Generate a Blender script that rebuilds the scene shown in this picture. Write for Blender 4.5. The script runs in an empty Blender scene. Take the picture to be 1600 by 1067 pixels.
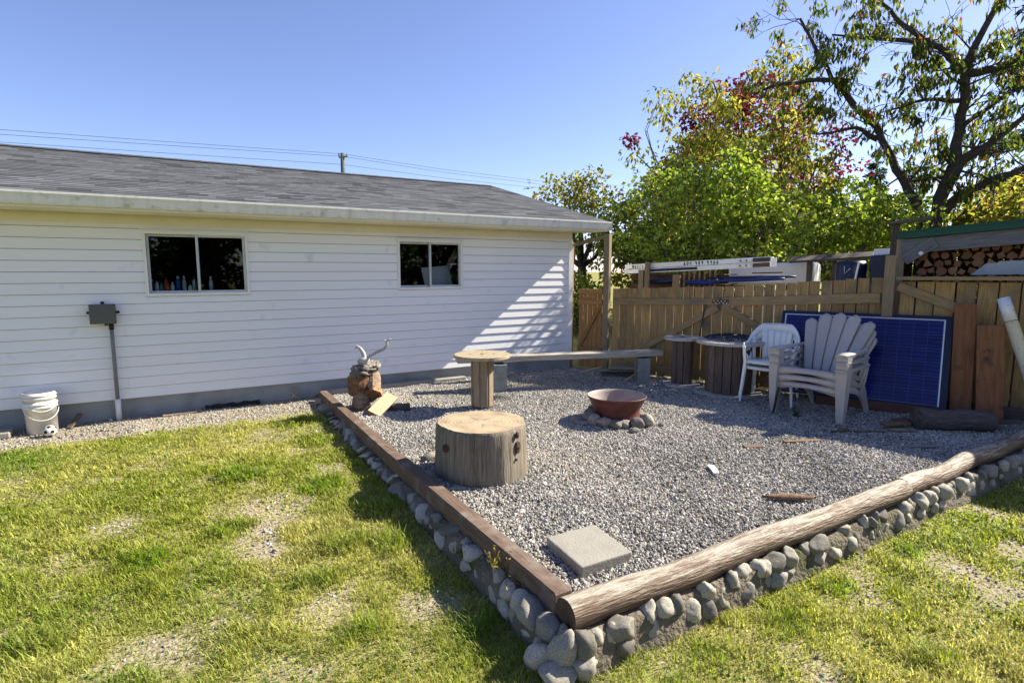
import bpy, bmesh, math, random
import numpy as np
from mathutils import Vector, Matrix, Quaternion, noise as mnoise

random.seed(7); np.random.seed(7)
scene = bpy.context.scene
col = scene.collection
R = math.radians

# ------------------------------------------------------------------ camera
cam_d = bpy.data.cameras.new('camera'); cam = bpy.data.objects.new('camera', cam_d); col.objects.link(cam)
cam.location = (0, 0, 1.8)
cam.rotation_euler = (R(90 - 7.15), 0, R(-30.4))
cam_d.sensor_width = 36; cam_d.lens = 20.0
cam_d.clip_start = 0.05; cam_d.clip_end = 2000
scene.camera = cam

# ------------------------------------------------------------------ sky, sun, exposure
SUN = Vector((1.0, -0.14, 0.76)).normalized()
world = bpy.data.worlds.new('World'); scene.world = world; world.use_nodes = True
wn = world.node_tree
bg = wn.nodes['Background']
sky = wn.nodes.new('ShaderNodeTexSky'); sky.sky_type = 'NISHITA'; sky.sun_disc = False
sky.sun_elevation = math.asin(SUN.z); sky.sun_rotation = math.atan2(SUN.x, SUN.y)
sky.air_density = 0.8; sky.dust_density = 0.35; sky.ozone_density = 7.0; sky.altitude = 50
tint = wn.nodes.new('ShaderNodeMix'); tint.data_type = 'RGBA'; tint.blend_type = 'MULTIPLY'; tint.inputs[0].default_value = 1.0; tint.inputs[7].default_value = (1.27, .95, .90, 1)
wn.links.new(sky.outputs[0], tint.inputs[6]); wn.links.new(tint.outputs[2], bg.inputs[0]); bg.inputs[1].default_value = 0.093
sun_d = bpy.data.lights.new('sun', 'SUN'); sun_d.energy = 5.0; sun_d.angle = R(0.53); sun_d.color = (1.0, 0.92, 0.76)
sun = bpy.data.objects.new('sun', sun_d); col.objects.link(sun)
sun.rotation_euler = SUN.to_track_quat('Z', 'Y').to_euler(); sun.location = (20, 0, 18)
vs = scene.view_settings
vs.view_transform = 'Standard'; vs.look = 'None'; vs.exposure = 1.42; vs.gamma = 1.0; vs.use_curve_mapping = False
scene.render.engine = 'CYCLES'
scene.cycles.max_bounces = 8; scene.cycles.transparent_max_bounces = 12

# ------------------------------------------------------------------ materials
MATS = {}
def newmat(name):
    m = bpy.data.materials.new(name); m.use_nodes = True
    nt = m.node_tree; b = nt.nodes['Principled BSDF']
    MATS[name] = m
    return m, nt, b
def ramp(nt, cols, pos=None):
    r = nt.nodes.new('ShaderNodeValToRGB'); e = r.color_ramp.elements
    pos = pos or [i / (len(cols) - 1) for i in range(len(cols))]
    while len(e) < len(cols): e.new(0.5)
    for i, c in enumerate(cols):
        e[i].position = pos[i]; e[i].color = (*c, 1)
    return r
def mat(name, cols, scale=6, stretch=(1, 1, 1), rough=.8, bump=.3, bscale=None, bstretch=None, metal=0, spec=.3, rand=.2,
        pos=None, detail=6, dist=0.0, dirt=None, bdist=.01, coord='Object'):
    """noise-coloured surface: cols over a (stretched) noise, each object offset and toned by its own random number"""
    m, nt, b = newmat(name); N = nt.nodes; L = nt.links
    tc = N.new('ShaderNodeTexCoord'); oi = N.new('ShaderNodeObjectInfo')
    mul = N.new('ShaderNodeMath'); mul.operation = 'MULTIPLY'; mul.inputs[1].default_value = 57.0
    L.new(oi.outputs['Random'], mul.inputs[0])
    add = N.new('ShaderNodeVectorMath'); add.operation = 'ADD'
    L.new(tc.outputs[coord], add.inputs[0]); L.new(mul.outputs[0], add.inputs[1])
    mp = N.new('ShaderNodeMapping'); mp.inputs['Scale'].default_value = stretch; L.new(add.outputs[0], mp.inputs[0])
    n = N.new('ShaderNodeTexNoise'); n.inputs['Scale'].default_value = scale; n.inputs['Detail'].default_value = detail
    n.inputs['Roughness'].default_value = .65; n.inputs['Distortion'].default_value = dist
    L.new(mp.outputs[0], n.inputs['Vector'])
    r = ramp(nt, cols, pos or ([.28, .72] if len(cols) == 2 else None)); L.new(n.outputs[0], r.inputs[0])
    out = r.outputs[0]
    if dirt:
        dcol, dscale, lo, hi = dirt
        n3 = N.new('ShaderNodeTexNoise'); n3.inputs['Scale'].default_value = dscale; n3.inputs['Detail'].default_value = 8
        L.new(add.outputs[0], n3.inputs['Vector'])
        mr = N.new('ShaderNodeMapRange'); mr.inputs[1].default_value = lo; mr.inputs[2].default_value = hi; L.new(n3.outputs[0], mr.inputs[0])
        mx = N.new('ShaderNodeMix'); mx.data_type = 'RGBA'; L.new(mr.outputs[0], mx.inputs[0]); L.new(out, mx.inputs[6]); mx.inputs[7].default_value = (*dcol, 1)
        out = mx.outputs[2]
    if rand:
        hsv = N.new('ShaderNodeHueSaturation')
        mr = N.new('ShaderNodeMapRange'); mr.inputs[3].default_value = 1 - rand; mr.inputs[4].default_value = 1 + rand
        L.new(oi.outputs['Random'], mr.inputs[0]); L.new(mr.outputs[0], hsv.inputs['Value']); L.new(out, hsv.inputs['Color'])
        out = hsv.outputs[0]
    L.new(out, b.inputs['Base Color'])
    b.inputs['Roughness'].default_value = rough; b.inputs['Metallic'].default_value = metal
    b.inputs['Specular IOR Level'].default_value = spec
    if bump:
        mp2 = N.new('ShaderNodeMapping'); mp2.inputs['Scale'].default_value = bstretch or stretch; L.new(add.outputs[0], mp2.inputs[0])
        n2 = N.new('ShaderNodeTexNoise'); n2.inputs['Scale'].default_value = bscale or scale * 3; n2.inputs['Detail'].default_value = 8
        L.new(mp2.outputs[0], n2.inputs['Vector'])
        bp = N.new('ShaderNodeBump'); bp.inputs['Strength'].default_value = bump; bp.inputs['Distance'].default_value = bdist
        L.new(n2.outputs[0], bp.inputs['Height']); L.new(bp.outputs[0], b.inputs['Normal'])
    return m
GR = (1, 14, 14)     # grain along local X
mat('siding', [(.74, .75, .765), (.83, .83, .83), (.85, .85, .85)], 1.3, (.35, 1, 7), .45, .03, 12, rand=.003, pos=[.2, .4, .8], dirt=((.52, .56, .62), 3.0, .64, .82))
mat('trim_white', [(.74, .74, .72), (.82, .82, .80)], 5, rough=.45, bump=.03, rand=.03)
mat('soffit', [(.74, .70, .55), (.82, .78, .64)], 4, rough=.5, bump=.02, rand=.03)
mat('gutter', [(.52, .54, .49), (.70, .71, .68), (.78, .78, .76)], 2.2, (6, 1, .6), .4, .04, rand=.02, pos=[.2, .42, .7], dirt=((.30, .33, .25), 9, .58, .8))
mat('concrete', [(.18, .19, .19), (.30, .31, .30), (.36, .36, .34)], 3, rough=.9, bump=.35, bscale=30, rand=.06, dirt=((.12, .12, .10), 2, .5, .85))
mat('concrete_block', [(.20, .22, .21), (.31, .33, .31)], 9, rough=.95, bump=.6, bscale=80, rand=.08)
mat('paver_concrete', [(.18, .17, .14), (.27, .255, .22), (.31, .295, .255)], 5, rough=.9, bump=.35, bscale=70, rand=.02, dirt=((.16, .15, .12), 3.5, .58, .85))
mat('mortar', [(.07, .055, .04), (.16, .135, .10), (.25, .22, .18)], 9, rough=.95, bump=1, bscale=34, rand=0, bdist=.035, dirt=((.065, .07, .028), 2.6, .50, .66))
mat('cobble', [(.13, .115, .092), (.25, .23, .19), (.38, .355, .30)], 7, rough=.8, bump=.3, bscale=30, rand=.5, pos=[.25, .5, .8], dirt=((.45, .43, .38), 16, .55, .70))
mat('hearth_stone', [(.11, .095, .085), (.25, .22, .19), (.36, .32, .28)], 8, rough=.85, bump=.4, bscale=40, rand=.35, dirt=((.06, .055, .05), 4, .55, .75))
mat('timber_brown', [(.055, .035, .025), (.13, .085, .06), (.20, .145, .11)], 5, GR, .75, .4, 9, rand=.12, pos=[.25, .5, .8], dirt=((.22, .185, .155), 5, .52, .72))
def log_mat():
    m, nt, b = newmat('log_peeled'); N = nt.nodes; L = nt.links
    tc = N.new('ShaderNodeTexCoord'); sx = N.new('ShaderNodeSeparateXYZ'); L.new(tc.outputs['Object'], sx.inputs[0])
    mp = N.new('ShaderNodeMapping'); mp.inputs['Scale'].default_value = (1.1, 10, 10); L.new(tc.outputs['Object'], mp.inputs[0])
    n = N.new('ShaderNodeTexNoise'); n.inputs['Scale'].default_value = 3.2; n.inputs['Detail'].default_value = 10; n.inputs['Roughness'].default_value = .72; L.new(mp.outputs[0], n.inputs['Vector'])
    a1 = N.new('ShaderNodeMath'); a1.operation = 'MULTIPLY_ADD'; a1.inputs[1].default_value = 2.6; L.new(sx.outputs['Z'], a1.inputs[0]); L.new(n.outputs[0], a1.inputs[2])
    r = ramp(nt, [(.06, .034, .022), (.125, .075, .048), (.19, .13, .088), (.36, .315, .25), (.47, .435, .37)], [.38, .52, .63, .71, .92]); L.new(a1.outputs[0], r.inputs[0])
    n2 = N.new('ShaderNodeTexNoise'); n2.inputs['Scale'].default_value = 9; n2.inputs['Detail'].default_value = 8; L.new(mp.outputs[0], n2.inputs['Vector'])
    mr = N.new('ShaderNodeMapRange'); mr.inputs[3].default_value = .65; mr.inputs[4].default_value = 1.25; L.new(n2.outputs[0], mr.inputs[0])
    h = N.new('ShaderNodeHueSaturation'); L.new(r.outputs[0], h.inputs['Color']); L.new(mr.outputs[0], h.inputs['Value']); L.new(h.outputs[0], b.inputs['Base Color'])
    b.inputs['Roughness'].default_value = .65
    bp = N.new('ShaderNodeBump'); bp.inputs['Strength'].default_value = .9; bp.inputs['Distance'].default_value = .02; L.new(n2.outputs[0], bp.inputs['Height']); L.new(bp.outputs[0], b.inputs['Normal'])
log_mat()
mat('log_end', [(.05, .03, .02), (.10, .065, .045)], 12, rough=.85, bump=.4, rand=.05)
mat('log_dark', [(.03, .025, .022), (.085, .072, .064), (.20, .185, .17)], 3, (1.2, 9, 9), .8, .5, 7, rand=.05, pos=[.25, .55, .85])
mat('bark_log', [(.03, .024, .025), (.10, .08, .075), (.19, .16, .15)], 7, (1, 4, 4), .95, 1.0, 11, rand=.1, bdist=.05)
mat('fence_cedar', [(.17, .105, .04), (.32, .21, .088), (.43, .30, .145)], 4.5, GR, .85, .3, 9, rand=.17, pos=[.25, .5, .8], dirt=((.13, .115, .075), 2.4, .50, .75))
mat('fence_gate_cedar', [(.17, .085, .03), (.30, .16, .062), (.39, .23, .10)], 4.5, GR, .85, .3, 9, rand=.15, pos=[.25, .5, .8])
mat('fence_rail', [(.17, .11, .05), (.29, .20, .10), (.36, .265, .15)], 4.5, GR, .85, .3, 9, rand=.12, pos=[.25, .5, .8], dirt=((.15, .14, .12), 2.5, .5, .75))
mat('post_wood', [(.13, .095, .06), (.22, .17, .105), (.28, .22, .14)], 4.5, GR, .85, .3, 9, rand=.1, pos=[.25, .5, .8])
mat('brown_beam', [(.12, .05, .022), (.215, .095, .042), (.27, .135, .065)], 3.2, (1, 9, 9), .8, .25, 9, rand=.08, pos=[.25, .5, .8], dirt=((.10, .055, .03), 7, .60, .72))
mat('grey_wood', [(.13, .12, .11), (.25, .235, .21), (.36, .34, .30)], 4.5, GR, .85, .4, 9, rand=.15, pos=[.25, .5, .8])
mat('bench_grey', [(.24, .22, .18), (.40, .37, .31), (.50, .47, .41)], 4.5, GR, .85, .4, 9, rand=.05, pos=[.25, .5, .8])
mat('dark_wood', [(.045, .035, .03), (.10, .08, .068), (.16, .13, .11)], 4.5, GR, .85, .4, 9, rand=.2, pos=[.25, .5, .8])
mat('red_wood', [(.07, .03, .022), (.12, .055, .04), (.16, .085, .06)], 4.5, GR, .85, .4, 9, rand=.2, pos=[.25, .5, .8])
mat('spool_wood', [(.13, .095, .065), (.27, .21, .145), (.38, .31, .22)], 5, (12, 12, 1), .85, .4, 9, rand=.2, pos=[.25, .5, .8])
mat('spool_wood_dark', [(.055, .04, .034), (.12, .09, .075), (.19, .15, .125)], 5, (12, 12, 1), .85, .4, 9, rand=.22, pos=[.25, .5, .8])
mat('spool_top', [(.20, .155, .10), (.36, .295, .20), (.44, .37, .27)], 5, (1, 10, 1), .8, .3, 9, rand=.05, pos=[.25, .5, .8])
mat('spool_top_grey', [(.24, .23, .21), (.40, .39, .365), (.50, .49, .465)], 5, (1, 10, 1), .75, .3, 9, rand=.05, pos=[.25, .5, .8])
mat('stump_side', [(.085, .07, .054), (.18, .15, .115), (.26, .225, .175)], 5, (9, 9, .5), .85, .7, 9, (9, 9, .4), rand=0, pos=[.32, .5, .72], dirt=((.09, .072, .052), 2.6, .55, .75))
mat('knot', [(.03, .022, .017), (.12, .09, .065)], 25, rough=.9, bump=.6, rand=.1)
mat('split_cream', [(.34, .25, .145), (.50, .39, .25), (.56, .46, .32)], 5, GR, .85, .3, 9, rand=.05)
mat('split_red', [(.08, .038, .02), (.18, .095, .052), (.29, .18, .11)], 4, (2, 2, 9), .85, .7, 9, rand=.15, pos=[.25, .5, .8], bdist=.03)
mat('split_tan', [(.13, .08, .045), (.26, .185, .125), (.36, .28, .20)], 4, (2, 2, 9), .85, .7, 9, rand=.15, pos=[.25, .5, .8], bdist=.03)
mat('burl_grey', [(.10, .08, .065), (.30, .265, .225), (.54, .50, .45)], 7, (1, 1, 2), .85, .8, 14, rand=.05, pos=[.25, .5, .75], bdist=.03)
mat('driftwood', [(.22, .21, .20), (.46, .45, .43), (.55, .54, .52)], 14, rough=.7, bump=.3, rand=.05, pos=[.25, .55, .8])
mat('firewood_end', [(.16, .07, .03), (.30, .15, .07), (.40, .23, .13)], 11, rough=.9, bump=.4, rand=.35, pos=[.25, .5, .8])
mat('bark_cherry', [(.022, .017, .015), (.055, .043, .036), (.10, .085, .07)], 6, (1, 1, 2), .9, .8, 12, rand=.1, bdist=.05)
mat('bark_grey', [(.05, .045, .035), (.11, .095, .07), (.19, .17, .13)], 6, (1, 1, 2), .9, .8, 12, rand=.1, bdist=.05)
mat('rust_paint', [(.06, .020, .017), (.105, .034, .028), (.15, .058, .046)], 5, rough=.55, bump=.15, bscale=30, rand=0, pos=[.25, .5, .8], dirt=((.10, .06, .045), 7, .58, .72))
mat('rust_inside', [(.16, .10, .085), (.30, .24, .22), (.42, .39, .37)], 7, rough=.6, bump=.2, rand=0)
mat('plastic_white', [(.72, .73, .72), (.80, .81, .80)], 3, rough=.35, bump=.02, rand=.03, dirt=((.55, .55, .50), 6, .6, .85))
mat('plastic_taupe', [(.37, .345, .335), (.42, .395, .385)], 3, rough=.42, bump=.03, bscale=60, rand=.05, dirt=((.40, .385, .37), 5, .58, .8))
mat('bucket_white', [(.66, .64, .60), (.78, .77, .74)], 4, rough=.4, bump=.03, rand=.04, dirt=((.40, .34, .27), 3.2, .56, .82))
mat('pvc', [(.66, .67, .66), (.76, .77, .76)], 3, rough=.35, bump=.03, rand=0, dirt=((.30, .30, .27), 14, .66, .72))
mat('box_grey', [(.085, .087, .082), (.115, .117, .11)], 3, rough=.5, bump=.05, bscale=60, rand=0)
mat('conduit_grey', [(.15, .155, .165), (.21, .215, .225)], 5, rough=.5, bump=.05, rand=0)
mat('black_iron', [(.012, .011, .011), (.05, .04, .036)], 9, rough=.6, bump=.2, rand=.1)
mat('black_felt', [(.012, .012, .012), (.035, .033, .03)], 9, rough=.9, bump=.4, rand=.1)
mat('alu', [(.62, .63, .62), (.76, .77, .76)], 4, (1, 6, 6), .4, .05, metal=.35, rand=.03)
mat('galv', [(.20, .24, .28), (.27, .31, .35)], 4, rough=.45, bump=.03, metal=.3, rand=.02)
mat('green_metal', [(.005, .05, .032), (.008, .075, .05)], 3, rough=.55, bump=.03, rand=.02)
mat('grey_board', [(.07, .07, .08), (.14, .14, .15), (.21, .21, .22)], 4.5, GR, .8, .3, 9, rand=.06, pos=[.25, .5, .8])
mat('blue_plastic', [(.006, .018, .11), (.012, .035, .20)], 3, rough=.35, bump=.05, rand=.15)
mat('navy_plastic', [(.008, .012, .035), (.018, .03, .075)], 3, rough=.4, bump=.05, rand=.15)
mat('white_paint', [(.72, .71, .68), (.80, .79, .76)], 3, rough=.5, bump=.03, rand=.03)
mat('panel_cell', [(.003, .005, .07), (.005, .010, .13)], 14, rough=.22, bump=0, spec=.28, rand=.2)
mat('panel_back', [(.07, .09, .26), (.11, .13, .32)], 4, rough=.3, bump=0, rand=0)
mat('panel_frame', [(.55, .56, .58), (.66, .67, .68)], 4, rough=.35, bump=0, metal=.4, rand=0)
mat('panel_frame_dark', [(.006, .009, .03), (.01, .014, .045)], 4, rough=.4, bump=0, rand=0)
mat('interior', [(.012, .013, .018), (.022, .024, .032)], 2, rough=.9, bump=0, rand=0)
mat('sash_grey', [(.50, .52, .54), (.60, .62, .64)], 4, rough=.4, bump=0, metal=.2, rand=0)
mat('net', [(.006, .008, .018), (.015, .02, .04)], 4, rough=.5, bump=0, rand=0)
mat('pole_wood', [(.06, .08, .07), (.11, .13, .11)], 4, rough=.9, bump=.2, rand=0)
mat('wire', [(.05, .05, .06), (.07, .07, .08)], 4, rough=.6, bump=0, rand=0)
mat('ink_black', [(.008, .008, .008), (.015, .015, .015)], 4, rough=.6, bump=0, rand=0)
mat('leather_white', [(.62, .60, .55), (.74, .72, .68)], 8, rough=.5, bump=.1, rand=0)
mat('bark_chip', [(.06, .035, .022), (.14, .085, .05), (.20, .13, .08)], 9, (2, 5, 5), .9, .5, rand=.3, pos=[.25, .5, .8])
mat('shingle_back', [(.04, .04, .045), (.07, .07, .075)], 20, rough=.95, bump=.4, rand=0)
for nm, c in dict(bottle_blue=(.02, .10, .35), bottle_red=(.55, .05, .05), bottle_white=(.72, .74, .76), bottle_teal=(.05, .25, .28), bottle_silver=(.55, .57, .60), bottle_cap=(.75, .76, .78), bottle_green=(.04, .16, .10)).items():
    mat(nm, [tuple(v * .85 for v in c), c], 6, rough=.35, bump=0, rand=0)

def stump_top():
    m, nt, b = newmat('stump_top'); N = nt.nodes; L = nt.links
    tc = N.new('ShaderNodeTexCoord')
    w = N.new('ShaderNodeTexWave'); w.wave_type = 'RINGS'; w.rings_direction = 'Z'; w.inputs['Scale'].default_value = 9; w.inputs['Distortion'].default_value = 2.5; w.inputs['Detail'].default_value = 3
    L.new(tc.outputs['Object'], w.inputs[0])
    n = N.new('ShaderNodeTexNoise'); n.inputs['Scale'].default_value = 5; n.inputs['Detail'].default_value = 8; L.new(tc.outputs['Object'], n.inputs['Vector'])
    r = ramp(nt, [(.24, .17, .10), (.37, .29, .185), (.44, .37, .25)], [.3, .5, .75]); L.new(n.outputs[0], r.inputs[0])
    mx = N.new('ShaderNodeMix'); mx.data_type = 'RGBA'; mx.blend_type = 'MULTIPLY'; mx.inputs[0].default_value = .22
    L.new(r.outputs[0], mx.inputs[6]); L.new(w.outputs[0], mx.inputs[7]); L.new(mx.outputs[2], b.inputs['Base Color'])
    b.inputs['Roughness'].default_value = .85
    bp = N.new('ShaderNodeBump'); bp.inputs['Strength'].default_value = .4; bp.inputs['Distance'].default_value = .008; L.new(n.outputs[0], bp.inputs['Height']); L.new(bp.outputs[0], b.inputs['Normal'])
stump_top()
def attr_mat(name, rough=.6, transl=0.0, noise_amt=.15, spec=.25, noise_scale=30):
    """colour from the mesh's own 'col' attribute, optional light passing through (leaves, blades)"""
    m, nt, b = newmat(name); N = nt.nodes; L = nt.links
    a = N.new('ShaderNodeAttribute'); a.attribute_name = 'col'
    tc = N.new('ShaderNodeTexCoord'); n = N.new('ShaderNodeTexNoise'); n.inputs['Scale'].default_value = noise_scale; L.new(tc.outputs['Object'], n.inputs['Vector'])
    mr = N.new('ShaderNodeMapRange'); mr.inputs[3].default_value = 1 - noise_amt; mr.inputs[4].default_value = 1 + noise_amt; L.new(n.outputs[0], mr.inputs[0])
    h = N.new('ShaderNodeHueSaturation'); L.new(a.outputs['Color'], h.inputs['Color']); L.new(mr.outputs[0], h.inputs['Value'])
    L.new(h.outputs[0], b.inputs['Base Color']); b.inputs['Roughness'].default_value = rough; b.inputs['Specular IOR Level'].default_value = spec
    if transl:
        t = N.new('ShaderNodeBsdfTranslucent'); h2 = N.new('ShaderNodeHueSaturation'); h2.inputs['Value'].default_value = 1.5; h2.inputs['Saturation'].default_value = 1.1
        L.new(h.outputs[0], h2.inputs['Color']); L.new(h2.outputs[0], t.inputs[0])
        ms = N.new('ShaderNodeMixShader'); ms.inputs[0].default_value = transl
        L.new(b.outputs[0], ms.inputs[1]); L.new(t.outputs[0], ms.inputs[2]); L.new(ms.outputs[0], N['Material Output'].inputs[0])
attr_mat('leaf', .45, .6)
attr_mat('grass_blade', .5, .45)
attr_mat('shingle', .95, 0, .35, .1, 160)
def gravel_mat():
    m, nt, b = newmat('gravel_stone'); N = nt.nodes; L = nt.links
    a = N.new('ShaderNodeAttribute'); a.attribute_type = 'INSTANCER'; a.attribute_name = 'rnd'
    r = ramp(nt, [(.09, .083, .074), (.23, .218, .196), (.37, .352, .318), (.54, .515, .47), (.32, .25, .18)], [0, .3, .62, .9, 1.0]); L.new(a.outputs['Fac'], r.inputs[0])
    tc = N.new('ShaderNodeTexCoord'); n = N.new('ShaderNodeTexNoise'); n.inputs['Scale'].default_value = 3; L.new(tc.outputs['Object'], n.inputs['Vector'])
    mr = N.new('ShaderNodeMapRange'); mr.inputs[3].default_value = .8; mr.inputs[4].default_value = 1.2; L.new(n.outputs[0], mr.inputs[0])
    h = N.new('ShaderNodeHueSaturation'); L.new(r.outputs[0], h.inputs['Color']); L.new(mr.outputs[0], h.inputs['Value']); L.new(h.outputs[0], b.inputs['Base Color'])
    b.inputs['Roughness'].default_value = .8; b.inputs['Specular IOR Level'].default_value = .3
gravel_mat()
mat('gravel_floor', [(.07, .065, .06), (.17, .16, .15), (.30, .29, .275)], 60, rough=.95, bump=1, bscale=70, rand=0, bdist=.02, dirt=((.10, .08, .06), 1.4, .5, .75))
def ground_mat():
    m, nt, b = newmat('lawn_soil'); N = nt.nodes; L = nt.links
    tc = N.new('ShaderNodeTexCoord')
    def nz(s, d=6):
        n = N.new('ShaderNodeTexNoise'); n.inputs['Scale'].default_value = s; n.inputs['Detail'].default_value = d; L.new(tc.outputs['Object'], n.inputs['Vector']); return n
    n1, n2, n3 = nz(45, 8), nz(1.1), nz(90, 4)
    r1 = ramp(nt, [(.15, .12, .085), (.29, .245, .18), (.40, .36, .28)], [.3, .5, .72]); L.new(n1.outputs[0], r1.inputs[0])
    r2 = ramp(nt, [(.15, .155, .035), (.25, .235, .075), (.34, .30, .12)], [.3, .55, .75]); L.new(n3.outputs[0], r2.inputs[0])
    at = N.new('ShaderNodeAttribute'); at.attribute_name = 'cover'
    mx = N.new('ShaderNodeMix'); mx.data_type = 'RGBA'; L.new(at.outputs['Fac'], mx.inputs[0]); L.new(r1.outputs[0], mx.inputs[6]); L.new(r2.outputs[0], mx.inputs[7])
    L.new(mx.outputs[2], b.inputs['Base Color']); b.inputs['Roughness'].default_value = .95; b.inputs['Specular IOR Level'].default_value = .1
    bp = N.new('ShaderNodeBump'); bp.inputs['Strength'].default_value = .9; bp.inputs['Distance'].default_value = .02; L.new(n1.outputs[0], bp.inputs['Height']); L.new(bp.outputs[0], b.inputs['Normal'])
ground_mat()
def glass_mat():
    m, nt, b = newmat('window_glass'); N = nt.nodes; L = nt.links
    b.inputs['Base Color'].default_value = (.02, .02, .03, 1)
    g = N.new('ShaderNodeBsdfGlossy'); g.inputs['Roughness'].default_value = .015
    t = N.new('ShaderNodeBsdfTransparent'); t.inputs[0].default_value = (.82, .86, .88, 1)
    fr = N.new('ShaderNodeFresnel'); fr.inputs[0].default_value = 1.45
    tc = N.new('ShaderNodeTexCoord'); n = N.new('ShaderNodeTexNoise'); n.inputs['Scale'].default_value = 1.5; L.new(tc.outputs['Object'], n.inputs['Vector'])
    bp = N.new('ShaderNodeBump'); bp.inputs['Strength'].default_value = .03; L.new(n.outputs[0], bp.inputs['Height']); L.new(bp.outputs[0], g.inputs['Normal'])
    ms = N.new('ShaderNodeMixShader'); L.new(fr.outputs[0], ms.inputs[0]); L.new(t.outputs[0], ms.inputs[1]); L.new(g.outputs[0], ms.inputs[2])
    L.new(ms.outputs[0], N['Material Output'].inputs[0])
glass_mat()

# ------------------------------------------------------------------ helpers
def tag(o, label=None, cat=None, group=None, kind=None):
    if label: o['label'] = label
    if cat: o['category'] = cat
    if group: o['group'] = group
    if kind: o['kind'] = kind
    return o
def thing(name, label, cat, loc=(0, 0, 0), rotz=0, group=None):
    o = bpy.data.objects.new(name, None); col.objects.link(o)
    o.location = loc; o.rotation_euler = (0, 0, rotz); o.empty_display_size = .1
    return tag(o, label, cat, group)
def basis(o):
    return Matrix.LocRotScale(o.location, o.rotation_euler, o.scale) if o.parent is None else basis(o.parent) @ o.matrix_parent_inverse @ Matrix.LocRotScale(o.location, o.rotation_euler, o.scale)
def link(name, me, m, parent=None, world_coords=True):
    o = bpy.data.objects.new(name, me); col.objects.link(o)
    if m and not me.materials: me.materials.append(MATS[m])
    if parent:
        o.parent = parent
        if world_coords: o.matrix_parent_inverse = basis(parent).inverted()
    return o
def place(o, M):
    l, q, s = M.decompose(); o.location = l; o.rotation_euler = q.to_euler(); o.scale = s
    return o
def copy_tree(o, parent=None):
    c = o.copy(); col.objects.link(c)
    if parent: c.parent = parent
    for ch in list(o.children): copy_tree(ch, c)
    return c
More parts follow.
